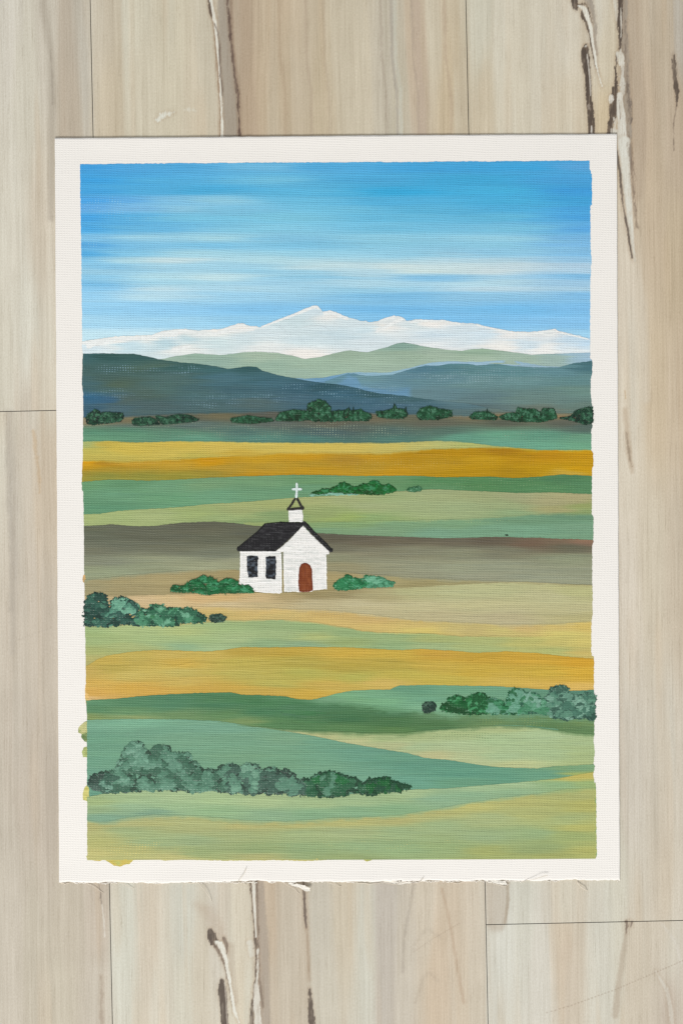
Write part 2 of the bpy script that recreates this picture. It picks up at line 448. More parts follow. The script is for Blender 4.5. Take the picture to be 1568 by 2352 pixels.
FPTS = [
    (20, 40, (208, 201, 186)), (60, 200, (203, 196, 178)), (110, 60, (196, 187, 170)), (170, 60, (182, 173, 156)), (165, 250, (186, 174, 154)),
    (190, 150, (188, 180, 164)), (30, 500, (208, 201, 184)), (90, 520, (202, 190, 170)), (60, 750, (210, 205, 189)), (110, 850, (206, 197, 178)), (15, 850, (205, 198, 180)),
    (235, 60, (196, 184, 162)), (250, 250, (197, 183, 158)), (310, 60, (204, 196, 174)), (320, 200, (201, 191, 168)), (400, 120, (202, 192, 168)), (440, 260, (202, 190, 166)), (480, 60, (196, 186, 164)),
    (560, 100, (176, 158, 134)), (580, 260, (186, 166, 138)), (640, 80, (188, 170, 143)), (640, 260, (188, 170, 142)), (690, 80, (192, 177, 152)), (740, 260, (192, 176, 148)),
    (790, 80, (196, 184, 160)), (830, 200, (200, 188, 164)), (890, 150, (190, 180, 160)), (915, 250, (190, 180, 158)), (960, 150, (190, 172, 148)), (1000, 60, (198, 186, 162)), (1030, 220, (196, 178, 148)), (1060, 250, (190, 176, 150)),
    (1100, 60, (202, 196, 176)), (1110, 250, (198, 184, 158)), (1150, 60, (204, 196, 176)), (1180, 250, (204, 194, 172)), (1240, 120, (205, 196, 176)), (1300, 80, (206, 197, 178)), (1300, 260, (203, 190, 166)),
    (1370, 60, (204, 196, 178)), (1385, 150, (204, 192, 168)), (1385, 260, (202, 184, 152)),
    (1470, 60, (184, 170, 148)), (1480, 250, (184, 166, 142)), (1530, 100, (184, 168, 144)), (1560, 60, (178, 168, 152)), (1550, 300, (182, 164, 140)),
    (1440, 700, (204, 192, 172)), (1440, 1000, (205, 194, 174)), (1500, 500, (190, 172, 146)), (1550, 600, (186, 168, 140)), (1510, 900, (196, 178, 150)), (1560, 900, (192, 174, 148)),
    (1440, 1400, (202, 191, 173)), (1500, 1300, (198, 186, 164)), (1556, 1300, (190, 176, 154)), (1450, 1800, (194, 183, 166)), (1540, 1800, (194, 184, 166)),
    (60, 1000, (196, 185, 167)), (110, 1100, (196, 181, 159)), (70, 1400, (194, 182, 164)), (110, 1500, (190, 178, 160)), (60, 1800, (186, 174, 157)), (110, 1850, (182, 170, 153)),
    (30, 2050, (184, 174, 157)), (80, 2200, (178, 168, 149)), (150, 2100, (180, 169, 150)), (140, 2300, (180, 170, 150)), (230, 2120, (178, 165, 147)), (225, 2300, (182, 172, 155)), (20, 2300, (184, 174, 157)),
    (280, 2150, (194, 191, 175)), (350, 2150, (190, 178, 158)), (370, 2300, (194, 186, 168)), (420, 2100, (190, 187, 172)), (420, 2300, (194, 188, 170)), (460, 2250, (190, 180, 160)), (500, 2120, (190, 182, 166)), (545, 2150, (196, 190, 172)), (550, 2280, (198, 190, 170)),
    (620, 2100, (178, 162, 140)), (640, 2300, (180, 166, 145)), (690, 2150, (178, 164, 143)), (740, 2150, (180, 172, 155)), (750, 2300, (186, 178, 160)), (790, 2100, (186, 174, 152)), (845, 2200, (190, 186, 170)), (880, 2150, (180, 172, 158)), (930, 2200, (184, 174, 157)),
    (980, 2080, (192, 180, 160)), (1000, 2250, (188, 170, 146)), (1060, 2120, (190, 176, 155)), (1080, 2300, (190, 178, 158)),
    (1200, 2060, (192, 188, 173)), (1300, 2080, (194, 184, 164)), (1420, 2060, (192, 186, 168)), (1530, 2060, (190, 178, 158)),
    (1160, 2200, (198, 195, 182)), (1240, 2250, (196, 190, 176)), (1300, 2180, (190, 176, 156)), (1380, 2180, (194, 188, 172)), (1460, 2200, (186, 174, 154)), (1540, 2180, (190, 182, 165)), (1540, 2330, (176, 162, 145)), (1160, 2330, (192, 187, 172)),
]


def floor_col(x, y, plank):
    xr = x - SL * y                            # across the plank
    wob = 4 * vn(x / 60, y / 260, 31 + plank) + 2 * vn(x / 20, y / 120, 32)
    g = (0.5 * vn((xr + wob) / 17, y / 900, 40 + plank) + 0.35 * vn((xr + wob) / 7, y / 500, 41 + plank)
         + 0.28 * vn((xr + wob) / 3.2, y / 260, 42 + plank))
    num = np.zeros((x.size, 3))
    den = np.zeros(x.size)
    xs = x + 12 * g
    for px, py, c in FPTS:
        d2 = (xs - px) ** 2 + ((y - py) * 0.16) ** 2 + 60.0
        w = d2 ** -2.0
        num += w[:, None] * np.asarray(c, float)
        den += w
    c = num / den[:, None]
    g2 = .5 * vn((xr + wob) / 1.9, y / 170, 45 + plank) + .4 * vn((xr + wob * 1.5) / 3.6, y / 330, 46 + plank)
    g = g + .55 * g2
    c = c + (g * 7.5)[:, None] * np.array([1.0, 1.05, 1.1])
    c += (vn(x / 30, y / 40, 77) * 2)[:, None] + np.array([4, 5, 6.])
    c += (5 * sstep(1900, 2050, y) + 3 * sstep(1400, 1440, x))[:, None]
    bl = sstep(0.2, .9, vn((xr + wob) / 26, y / 420, 61 + plank))
    c = c * (1 - .15 * bl[:, None]) + .15 * bl[:, None] * np.array([196, 198, 188.])
    wm = sstep(0.25, .9, vn((xr + wob) / 20, y / 300, 71 + plank))
    c = c * (1 - .2 * wm[:, None]) + .2 * wm[:, None] * np.array([196, 172, 142.])
    for pts, colr, op, soft, rag in MARKS:
        pa = np.array(pts)
        m = 20 + soft + pa[:, 2].max()
        sel = np.where((x > pa[:, 0].min() - m) & (x < pa[:, 0].max() + m) & (y > pa[:, 1].min() - m) & (y < pa[:, 1].max() + m))[0]
        if sel.size == 0:
            continue
        xx, yy = x[sel], y[sel]
        n1 = vn(xx / 5.0, yy / 22, 5) * .5 + vn(xx / 2.0, yy / 7, 6) * .45 + vn(xx / 1.6, yy / 2.4, 16) * .35
        kw = 1.3 if sum(colr) < 300 and soft < 3 and op > .65 else 1.0
        best = np.full(sel.size, 1e9)
        for (ax_, ay_, aw), (bx_, by_, bw) in zip(pts[:-1], pts[1:]):
            ex, ey = bx_ - ax_, by_ - ay_
            t_ = np.clip(((xx - ax_) * ex + (yy - ay_) * ey) / (ex * ex + ey * ey + 1e-9), 0, 1)
            d = np.hypot(xx - ax_ - t_ * ex, yy - ay_ - t_ * ey) - (aw + (bw - aw) * t_) * 0.5 * kw
            best = np.minimum(best, d)
        wmx = pa[:, 2].mean()
        dd = best + n1 * rag * min(7.0, 0.9 * wmx + .3 + soft * .6)
        a = op * (1 - sstep(-soft * .5, soft * .5 + .8, dd))
        if soft < 5 and wmx > 2.2:
            a *= 1 - .3 * sstep(.3, .75, vn(xx / 1.7, yy / 14, 18) + .4 * vn(xx / 3, yy / 40, 19))
            # stained wood round the cracks
            h = (1 - sstep(-1, 9, best + 3 * n1)) * .22 * op
            c[sel] = c[sel] * (1 - h[:, None]) + h[:, None] * np.array([150, 122, 94.])
        if rag > .65:
            a *= 0.55 + 0.45 * sstep(-.5, .3, vn(xx / 1.8, yy / 12, 15))
        c[sel] = c[sel] * (1 - a[:, None]) + a[:, None] * np.array(colr, float)
    return c


def build_floor():
    V, F, C = [], [], []
    off = 0

    def block(xa, xb, ya, yb, sx, sy, plank):
        """xa,xb measured across the planks at y = 0"""
        nonlocal off
        nx = max(2, int((xb - xa) / sx) + 1)
        ny = max(2, int((yb - ya) / sy) + 1)
        gx, gy = np.meshgrid(np.linspace(xa, xb, nx), np.linspace(ya, yb, ny))
        gx, gy = gx.ravel(), gy.ravel()
        X = gx + SL * gy
        Y = gy - SL * gx
        c = floor_col(X, Y, plank)
        V.append(np.stack([wx(X), wy(Y), np.zeros_like(X)], 1))
        C.append(lin(c) * ALB)
        i = np.arange(nx * ny).reshape(ny, nx)
        F.append(np.stack([i[1:, :-1].ravel(), i[1:, 1:].ravel(), i[:-1, 1:].ravel(), i[:-1, :-1].ravel()], 1) + off)
        off += nx * ny

    def groove(p0, p1, p2, p3):
        nonlocal off
        X = np.array([p[0] for p in (p0, p1, p2, p3)])
        Y = np.array([p[1] for p in (p0, p1, p2, p3)])
        V.append(np.stack([wx(X + SL * Y), wy(Y - SL * X), np.full(4, -0.0008)], 1))
        C.append(np.tile(lin((70, 60, 50)) * .6, (4, 1)))
        F.append(np.array([[0, 1, 2, 3]]) + off)
        off += 4

    PW = 861.0
    G = 0.8                                   # half the joint
    seams = [207.6 + PW * k for k in range(-3, 5)]
    for k in range(len(seams) - 1):
        a, b = seams[k] + G, seams[k + 1] - G
        # cross joints of this row, measured along the planks
        js = {2: [949.6], 4: [], 3: [-900.0, 3300.0]}.get(k, [random.uniform(-500, 500), random.uniform(2500, 3500)])
        if k == 4:
            js = [2123 + SL * 1112]
        elif k == 2:
            js = [942.0 + 3.0]
        ys = [-2600.0] + js + [5200.0]
        for y0, y1 in zip(ys[:-1], ys[1:]):
            y0 += G
            y1 -= G
            pid = k * 7 + int(y0 // 900)
            # bands along the plank: fine where the photograph shows the floor
            cuts = sorted(set([y0, y1] + [c for c in (-60.0, 400.0, 1960.0, 2420.0) if y0 < c < y1]))
            for ya, yb in zip(cuts[:-1], cuts[1:]):
                ym = (ya + yb) / 2
                inside = -60 <= ym <= 2420
                xc = sorted(set([a, b] + [c for c in (-60.0, 130.0, 1370.0, 1590.0) if a < c < b]))
                for xa, xb in zip(xc[:-1], xc[1:]):
                    xm = (xa + xb) / 2
                    vis = inside and -60 < xm < 1590
                    if vis and 400 < ym < 1960 and 130 < xm < 1370:
                        vis = False
                    if vis:
                        block(xa, xb, ya, yb, 1.55, 2.6, pid)
                    else:
                        block(xa, xb, ya, yb, 24, 60, pid)
    V.append(np.array([[-1.2, -1.2, -0.0009], [1.2, -1.2, -0.0009], [1.2, 1.2, -0.0009], [-1.2, 1.2, -0.0009]]) * np.array([.45, .6, 1.0]))
    C.append(np.tile(lin((60, 50, 42)) * .5, (4, 1)))
    F.append(np.array([[0, 1, 2, 3]]) + off)
    o = new_mesh('floor', np.concatenate(V), np.concatenate(F), M_FLOOR, cols=np.concatenate(C))
    o['kind'] = 'structure'
    return o


build_floor()

# ------------------------------------------------------------------ the painting
T = 0.00055                                       # thickness of the primed sheet
PC = Vector((wx(775), wy(1168), 0))
painting = bpy.data.objects.new('landscape_painting', None)
COL.objects.link(painting)
painting.location = PC
painting['label'] = 'unframed painting of a white chapel among green and golden fields, lying on pale wood planks'
painting['category'] = 'painting'


def loc(X, Y, z):
    """drawing units (z in millimetres above the sheet) to coordinates of the painting"""
    X = np.asarray(X, float)
    Y = np.asarray(Y, float)
    return np.stack([wx(X) - PC.x, wy(Y) - PC.y, T + np.broadcast_to(np.asarray(z, float), X.shape) * 0.001], 1)


def interp(poly, x):
    p = np.array(poly, float)
    return np.interp(x, p[:, 0], p[:, 1])


# the sheet itself: thick, with a frayed lower edge
def sheet():
    nx, ny = 520, 420
    u = np.linspace(0, 1, nx)
    v = np.linspace(0, 1, ny)
    U, Vv = np.meshgrid(u, v)
    U, Vv = U.ravel(), Vv.ravel()
    xl = 127 + 10 * Vv + 0.35 * vn(Vv * 60, 0, 3)
    xr = 1415 + 7 * Vv + 0.35 * vn(Vv * 60, 9, 4)
    X = xl + (xr - xl) * U
    yt = 318 - 10 * U + 0.4 * np.sin(U * 7) + 0.3 * vn(U * 90, 3, 5)
    fr = 1.1 * vn(U * 200, 0, 6) + 1.3 * vn(U * 48, 5, 7) + 1.6 * vn(U * 14, 5, 8)
    yb = 2026 - 6 * U + fr
    Y = yt + (yb - yt) * Vv
    # the corners and edges do not lie perfectly flat
    lift = (0.22 * np.exp(-((1 - Vv) / .012) ** 2) * (0.5 + 0.5 * vn(U * 16, 1, 9))
            + 0.25 * np.exp(-(Vv / .014) ** 2) * (0.6 + .4 * np.sin(U * 5)))
    c = np.tile(np.array([239, 235, 229.]), (X.size, 1))
    c += (vn(X / 60, Y / 80, 11) * 0.8)[:, None]
    top = loc(X, Y, lift)
    # side walls
    idx = np.arange(nx * ny).reshape(ny, nx)
    F = [np.stack([idx[1:, :-1].ravel(), idx[1:, 1:].ravel(), idx[:-1, 1:].ravel(), idx[:-1, :-1].ravel()], 1)]
    rim = np.concatenate([idx[0, :], idx[1:, -1], idx[-1, -2::-1], idx[-2:0:-1, 0]])
    low = top[rim].copy()
    low[:, 2] = 0.00002
    lift_r = lift[rim] * 0.001
    low[:, 2] += lift_r
    n0 = len(top)
    k = len(rim)
    j = np.arange(k)
    jn = (j + 1) % k
    F.append(np.stack([rim[j], rim[jn], n0 + jn, n0 + j], 1))
    V = np.concatenate([top, low])
    cc = np.concatenate([c, np.tile(np.array([216, 204, 184.]), (k, 1))])
    return new_mesh('canvas_sheet', V, np.concatenate(F), M_CANVAS, painting, cols=lin(cc) * ALB)


sheet()

XLp = [(370, 184), (378, 185), (600, 188), (800, 190), (812, 192), (850, 190), (880, 189), (905, 192), (960, 192), (1000, 192), (1050, 191), (1110, 189), (1125, 192), (1200, 194), (1300, 194), (1400, 196), (1600, 199), (1640, 201), (1800, 201), (1990, 202)]
XRp = [(365, 1352), (389, 1352.6), (392, 1355), (405, 1354), (410, 1358), (430, 1356), (440, 1358.5), (455, 1358), (475, 1354), (560, 1354.5), (600, 1357), (640, 1354), (800, 1353.5), (824, 1353.5), (828, 1358.5), (860, 1358), (872, 1354.5), (900, 1354.5), (925, 1357), (934, 1359.5), (980, 1358.5), (992, 1356), (1036, 1357), (1040, 1360), (1058, 1361.5), (1072, 1360), (1080, 1357.5), (1180, 1357.5), (1190, 1361), (1215, 1361), (1245, 1361.5), (1252, 1358.5), (1340, 1358.5), (1380, 1359.5), (1415, 1359), (1425, 1356.5), (1505, 1356.5), (1508, 1362.5), (1560, 1362), (1600, 1362.5), (1685, 1363), (1700, 1361), (1730, 1364), (1752, 1361), (1760, 1364), (1780, 1361), (1800, 1365), (1970, 1367)]


def XL(y): return np.interp(y, *zip(*XLp)) + .55 * vn(y / 3.2, 0, 21) + .4 * vn(y / 14, 0, 22)
def XR(y): return np.interp(y, *zip(*XRp)) + .8 * vn(y / 2.6, 0, 23) + .4 * vn(y / 9, 0, 24)


def band(name, top, bot, pts, z0=0.085, z1=0.02, x0=None, x1=None, seed=0, ax=0.28, warp=7.0, dry=(), under=(200, 215, 215),
         mat=None, jit=0.7, ridges=(), vary=5.0, step=2.0, tint=None, label=None, soft=None):
    """one brushed passage of paint between an upper and a lower outline"""
    ny = max(4, int((max(p[1] for p in bot) - min(p[1] for p in top)) / step))
    nx = int(((x1 or 1360) - (x0 or 190)) / 2.4)
    U, Vv = np.meshgrid(np.linspace(0, 1, nx), np.linspace(0, 1, ny))
    U, Vv = U.ravel(), Vv.ravel()
    xa = (x0 if x0 else 190.0)
    xb = (x1 if x1 else 1360.0)
    X = xa + (xb - xa) * U
    for _ in range(2):
        yt = interp(top, X) + jit * (0.7 * vn(X / 7, seed, 25) + 0.5 * vn(X / 2.6, seed, 26) + .6 * vn(X / 40, seed, 27))
        yb = interp(bot, X)
        yb = np.maximum(yb, yt + 0.3)
        Y = yt + (yb - yt) * Vv
        l = XL(Y) if x0 is None else np.full_like(Y, x0)
        r = XR(Y) if x1 is None else np.full_like(Y, x1)
        X = l + (r - l) * U
    c = field(X, Y, pts, ax=ax, warp=warp, seed=seed * 13 + 3)
    st = streak(X, Y, seed * 13 + 70)
    c = c * (1 + (vary * 0.011) * st[:, None])
    c += (vary * 0.3 * vn(X / 70, Y / 4.2, seed + 90))[:, None] * np.array([1, .4, -.6])
    if tint is not None:
        c = tint(X, Y, c)
    if soft is not None:                  # wet paint dragged into the passage above it
        pv = field(X, Y - 2, soft[0], ax=ax, warp=warp, seed=seed * 13 + 5)
        wdt = soft[1] * (1 + .6 * vn(X / 45, 3, seed) + .5 * vn(X / 14, Y / 3, seed + 7))
        a_ = .9 * (1 - sstep(-.2, 1, (Y - yt) / np.maximum(wdt, .5)))
        c = c * (1 - a_[:, None]) + pv * a_[:, None]
    d = np.zeros(X.size)
    for (cx, cy, rx, ry, s_) in dry:
        q = ((X - cx) / rx) ** 2 + ((Y - cy) / ry) ** 2
        d = np.maximum(d, s_ * np.clip(1.2 - q, 0, 1))
    d *= 0.66 + 0.5 * vn(X / 30, Y / 8, seed + 33)
    un = np.concatenate([np.tile(lin(under) * ALB, (X.size, 1)), np.clip(d, 0, 1)[:, None]], 1)
    Z = z0 + (z1 - z0) * Vv + 0.012 * st
    Z += 0.012 * np.exp(-((Y - yt - 1.5) / 1.3) ** 2) * (Vv > 0) * (1 + vn(X / 30, 2, seed))
    for rg, hh in ridges:
        ra = np.array(rg)
        m = (X > ra[0, 0]) & (X < ra[-1, 0])
        yr = interp(rg, X) + .6 * vn(X / 18, 1, 99)
        fade = np.clip((X - ra[0, 0]) / 40, 0, 1) * np.clip((ra[-1, 0] - X) / 60, 0, 1)
        Z += np.where(m, hh * fade * np.exp(-((Y - yr) / 1.5) ** 2), 0)
    i = np.arange(nx * ny).reshape(ny, nx)
    F = np.stack([i[1:, :-1].ravel(), i[1:, 1:].ravel(), i[:-1, 1:].ravel(), i[:-1, :-1].ravel()], 1)
    o = new_mesh(name, loc(X, Y, Z), F, mat or M_PAINT, painting, cols=pig(c), under=un)
    if label:
        o['label'] = label
    return o


def A(p): return [(172.2 + .4028 * a, 660.3 + .4028 * b) for a, b in p]      # readings of different enlargements
def B(p): return [(746.4 + .4028 * a, 660.3 + .4028 * b) for a, b in p]
def D(p): return [(746.4 + .4394 * a, 976 + .4394 * b) for a, b in p]
def E(p): return [(172.2 + .4028 * a, 1320.5 + .4028 * b) for a, b in p]
def G_(p): return [(746.4 + .4028 * a, 1320.5 + .4028 * b) for a, b in p]
def H(p): return [(172.2 + .5127 * a, 1636.3 + .5127 * b) for a, b in p]
def CH(p): return [(488 + .2197 * a, 1090.9 + .2197 * b) for a, b in p]
def A7(p): return [(172.2 + .4028 * a, 976 + .4028 * b) for a, b in p]


def below(top, d): return [(x, y + d) for x, y in top]


# ---- outlines, from the far sky down to the near field
t_sky = [(185, 378), (500, 375), (900, 373), (1352, 370)]
t_snow = [(190, 783), (230, 778), (273, 773), (345, 771), (374, 761), (422, 756), (454, 759), (515, 754), (540, 746), (553, 743), (575, 750), (599, 752), (647, 731), (672, 723), (700, 709), (726, 701), (734, 709), (742, 717), (768, 717), (792, 726), (827, 737), (855, 740), (879, 734), (911, 726), (924, 730), (934, 738), (964, 733), (980, 736), (1020, 736), (1061, 742), (1093, 744), (1133, 754), (1177, 762), (1210, 763), (1245, 760), (1274, 756), (1282, 762), (1322, 770), (1360, 780)]
t_pale = [(190, 826), (360, 829), (370, 826), (398, 819), (450, 812), (510, 816), (551, 811), (587, 808), (635, 811), (670, 817), (700, 825), (736, 820), (770, 811), (803, 805), (825, 808), (843, 809), (887, 798), (910, 790), (928, 787), (950, 791), (972, 796), (1028, 804), (1061, 806), (1085, 802), (1109, 801), (1149, 806), (1218, 815), (1270, 813), (1360, 810)]
t_mist = [(640, 868), (700, 870), (744, 868), (799, 856), (819, 855), (887, 857), (936, 846), (988, 833), (1028, 830), (1101, 832), (1169, 826), (1210, 834), (1250, 842), (1360, 846)]
t_right = [(640, 882), (746, 876), (799, 858), (812, 858), (827, 862), (855, 864), (899, 861), (928, 852), (976, 840), (1004, 841), (1030, 836), (1052, 835), (1075, 836), (1093, 840), (1141, 836), (1177, 841), (1230, 844), (1282, 844), (1318, 834), (1360, 829)]
t_left = [(190, 813), (245, 812), (305, 813), (333, 818), (366, 826), (414, 833), (466, 837), (494, 841), (523, 848), (551, 844), (575, 842), (589, 843), (603, 852), (639, 862), (696, 873), (736, 879), (787, 885), (819, 892), (867, 904), (928, 909), (964, 915), (1004, 921), (1061, 925), (1100, 932), (1200, 950), (1360, 956)]
t_earth = [(190, 959), (285, 956), (414, 949), (515, 947), (635, 944), (720, 941), (804, 946), (900, 950), (1036, 952), (1077, 956), (1093, 948), (1181, 946), (1286, 949), (1360, 948)]
t_yel = [(190, 1014), (250, 1012), (309, 1016), (353, 1015), (398, 1013), (466, 1013), (535, 1014), (615, 1016), (746, 1016), (891, 1017), (960, 1014), (1010, 1012), (1054, 1014), (1098, 1019), (1129, 1023), (1186, 1029), (1239, 1034), (1360, 1033)]
t_och = [(190, 1058), (228, 1058), (293, 1059), (374, 1056), (454, 1052), (515, 1048), (575, 1046), (655, 1040), (790, 1040), (878, 1041), (944, 1034), (1054, 1029), (1142, 1027), (1186, 1029), (1238, 1034.5), (1300, 1034), (1360, 1033)]
t_gr2 = [(190, 1107), (220, 1104), (253, 1102), (353, 1104), (422, 1101), (474, 1098), (575, 1094), (655, 1091), (736, 1091), (825, 1094), (931, 1093), (1028, 1096), (1124, 1095), (1177, 1098), (1230, 1096), (1287, 1090), (1360, 1093)]
t_lg3 = [(190, 1181), (233, 1180), (273, 1173), (353, 1169), (434, 1163), (494, 1157), (575, 1152), (655, 1145), (716, 1141), (804, 1136), (922, 1128), (992, 1124), (1040, 1126), (1089, 1128), (1186, 1132), (1274, 1131), (1360, 1135)]
t_tl4 = [(500, 1200), (560, 1199), (746, 1198), (861, 1196), (966, 1194), (1054, 1191), (1142, 1189), (1208, 1182), (1274, 1177), (1360, 1180)]
t_br5 = [(190, 1209), (253, 1204), (293, 1208), (325, 1209), (353, 1208), (414, 1201), (494, 1198), (535, 1201), (599, 1209), (660, 1218), (736, 1225), (834, 1230), (922, 1233), (1010, 1236), (1054, 1236), (1120, 1233), (1186, 1234), (1252, 1236), (1360, 1240)]
t_tn6 = [(190, 1332), (230, 1328), (293, 1320), (350, 1315), (414, 1311), (514, 1306), (547, 1308), (620, 1308), (750, 1310), (820, 1316), (878, 1321), (966, 1327), (1054, 1331), (1150, 1334), (1230, 1337), (1360, 1343)]
t_sa7 = [(190, 1367), (300, 1366), (400, 1364), (514, 1362), (655, 1361), (768, 1354), (900, 1349), (1010, 1344), (1080, 1340), (1120, 1338), (1208, 1336), (1274, 1340), (1360, 1343)]
t_st8 = [(190, 1404), (374, 1399), (454, 1392), (535, 1393), (615, 1397), (746, 1400), (867, 1413), (948, 1424), (1028, 1427), (1090, 1430), (1149, 1434), (1230, 1433), (1290, 1431), (1360, 1426)]
t_lg9 = [(190, 1437), (293, 1433), (398, 1435), (462, 1428), (514, 1424), (575, 1423), (655, 1423), (708, 1427), (760, 1435), (795, 1440), (831, 1449), (907, 1453), (988, 1454), (1056, 1461), (1109, 1461), (1230, 1461), (1310, 1459), (1360, 1463)]
t_go10 = [(190, 1534), (206, 1526), (221, 1515), (245, 1506), (293, 1498), (353, 1492), (414, 1494), (478, 1496), (519, 1492), (540, 1488), (559, 1486), (656, 1486), (795, 1486), (859, 1490), (924, 1493), (964, 1490), (1028, 1494), (1093, 1499), (1169, 1496), (1230, 1500), (1290, 1507), (1363, 1512)]
t_gr11 = [(190, 1609), (245, 1606), (313, 1600), (390, 1594), (454, 1591), (527, 1590), (555, 1595), (599, 1596), (656, 1599), (680, 1605), (716, 1607), (748, 1600), (775, 1592), (807, 1586), (860, 1584), (895, 1583), (908, 1577), (918, 1574), (980, 1573), (1069, 1574), (1149, 1577), (1202, 1580), (1250, 1584), (1310, 1586), (1363, 1584)]
t_dg12 = [(590, 1597), (656, 1602), (700, 1607), (746, 1611), (827, 1616), (907, 1625), (972, 1633), (1028, 1635), (1149, 1637), (1250, 1640), (1363, 1645)]
t_pg13 = [(500, 1658), (572, 1667), (654, 1674), (746, 1678), (834, 1682), (922, 1683), (988, 1676), (1054, 1671), (1142, 1665), (1208, 1668), (1274, 1676), (1340, 1685), (1366, 1687)]
t_te14 = [(190, 1653), (300, 1651), (429, 1652), (505, 1656), (572, 1667), (634, 1675), (700, 1686), (787, 1704), (830, 1712), (890, 1722), (935, 1729), (975, 1740), (1028, 1745), (1098, 1756), (1140, 1761), (1186, 1763), (1234, 1764), (1274, 1759), (1366, 1755)]
t_pg15 = [(190, 1832), (220, 1826), (249, 1821), (300, 1815), (352, 1813), (480, 1816), (634, 1822), (787, 1824), (870, 1818), (940, 1813), (1028, 1810), (1120, 1802), (1208, 1795), (1290, 1786), (1320, 1780), (1366, 1772)]
t_yg16 = [(190, 1880), (225, 1886), (249, 1886), (290, 1877), (352, 1870), (454, 1873), (557, 1882), (659, 1885), (762, 1877), (864, 1874), (922, 1870), (966, 1863), (1054, 1847), (1142, 1832), (1230, 1822), (1296, 1812), (1366, 1809)]
t_end = [(190, 1975), (400, 1974), (800, 1974), (1100, 1973), (1370, 1971.5)]

# ---- sky
SKYP = []
for y, row in {
    385: [(200, (44, 140, 224)), (300, (66, 158, 224)), (420, (64, 160, 220)), (600, (96, 178, 222)), (760, (64, 160, 218)), (1000, (50, 150, 216)), (1200, (44, 150, 216)), (1340, (74, 154, 216))],
    415: [(200, (44, 146, 226)), (400, (66, 166, 222)), (620, (98, 184, 222)), (850, (60, 160, 216)), (1080, (48, 158, 214)), (1340, (56, 148, 216))],
    440: [(200, (50, 150, 226)), (350, (66, 166, 222)), (470, (56, 162, 216)), (700, (76, 174, 220)), (900, (36, 154, 214)), (1150, (52, 166, 218)), (1340, (46, 140, 218))],
    462: [(200, (54, 150, 234)), (280, (84, 166, 232)), (400, (116, 186, 226)), (500, (134, 198, 224)), (680, (88, 180, 222)), (900, (66, 168, 218)), (1150, (56, 166, 218)), (1340, (46, 148, 216))],
    480: [(200, (78, 160, 234)), (300, (110, 180, 230)), (420, (132, 196, 226)), (540, (112, 188, 224)), (760, (96, 184, 222)), (1000, (76, 174, 220)), (1200, (62, 166, 218)), (1340, (56, 150, 222))],
    500: [(200, (50, 148, 232)), (290, (76, 170, 224)), (450, (106, 188, 222)), (650, (112, 192, 222)), (900, (88, 180, 222)), (1150, (84, 178, 220)), (1340, (56, 148, 224))],
    525: [(200, (56, 156, 232)), (320, (88, 176, 226)), (600, (120, 194, 224)), (900, (100, 184, 222)), (1200, (108, 188, 222)), (1340, (74, 158, 228))],
    548: [(200, (110, 184, 232)), (320, (148, 204, 228)), (500, (160, 212, 228)), (640, (118, 190, 226)), (880, (130, 198, 226)), (1150, (140, 202, 226)), (1340, (104, 176, 228))],
    563: [(200, (70, 160, 230)), (300, (112, 186, 228)), (480, (110, 186, 226)), (700, (112, 188, 226)), (900, (126, 196, 226)), (1150, (128, 196, 226)), (1340, (108, 178, 230))],
    583: [(200, (62, 160, 230)), (300, (120, 192, 230)), (450, (158, 210, 228)), (700, (140, 202, 228)), (900, (134, 198, 228)), (1150, (130, 194, 228)), (1340, (114, 182, 230))],
    600: [(200, (110, 186, 234)), (300, (172, 216, 230)), (400, (196, 222, 226)), (600, (168, 214, 228)), (850, (160, 208, 226)), (1100, (170, 208, 222)), (1340, (136, 190, 226))],
    612: [(230, (120, 190, 232)), (500, (150, 204, 230)), (740, (190, 220, 226)), (900, (204, 224, 222)), (1050, (196, 220, 222)), (1200, (192, 216, 222)), (1340, (170, 204, 226))],
    622: [(250, (142, 200, 232)), (600, (140, 200, 230)), (850, (170, 210, 226)), (980, (204, 226, 222)), (1120, (198, 218, 220)), (1340, (166, 204, 228))],
    636: [(210, (128, 196, 236)), (350, (172, 216, 230)), (500, (186, 220, 228)), (700, (132, 196, 230)), (1000, (114, 184, 230)), (1340, (112, 182, 232))],
    652: [(210, (106, 184, 236)), (400, (156, 210, 234)), (620, (150, 204, 234)), (850, (166, 210, 230)), (1100, (172, 212, 228)), (1340, (150, 198, 230))],
    664: [(210, (128, 196, 240)), (360, (190, 222, 234)), (560, (166, 212, 234)), (850, (140, 200, 232)), (1150, (182, 214, 228)), (1340, (164, 206, 232))],
    680: [(210, (138, 202, 242)), (350, (178, 218, 236)), (550, (146, 204, 238)), (900, (112, 184, 232)), (1150, (130, 192, 232)), (1340, (116, 184, 234))],
    710: [(210, (140, 204, 244)), (400, (136, 200, 242)), (600, (120, 190, 238)), (900, (104, 180, 234)), (1200, (104, 182, 236)), (1340, (114, 186, 240))],
    740: [(210, (160, 214, 244)), (400, (154, 210, 242)), (600, (136, 200, 240)), (1000, (112, 186, 238)), (1340, (124, 192, 242))],
    775: [(210, (188, 226, 242)), (400, (200, 230, 242)), (700, (170, 214, 240)), (1340, (150, 206, 240))],
}.items():
    for x, c in row:
        t_ = (255 - c[0]) / 255.0
        q_ = np.array([c[0] + 24 * t_, c[1] + 15 * t_ + max(0, 165 - c[1]) * .3, c[2] + 1 + max(0, 232 - c[2]) * .35])
        SKYP.append((x, y, tuple(q_ * .93 + q_.mean() * .07)))


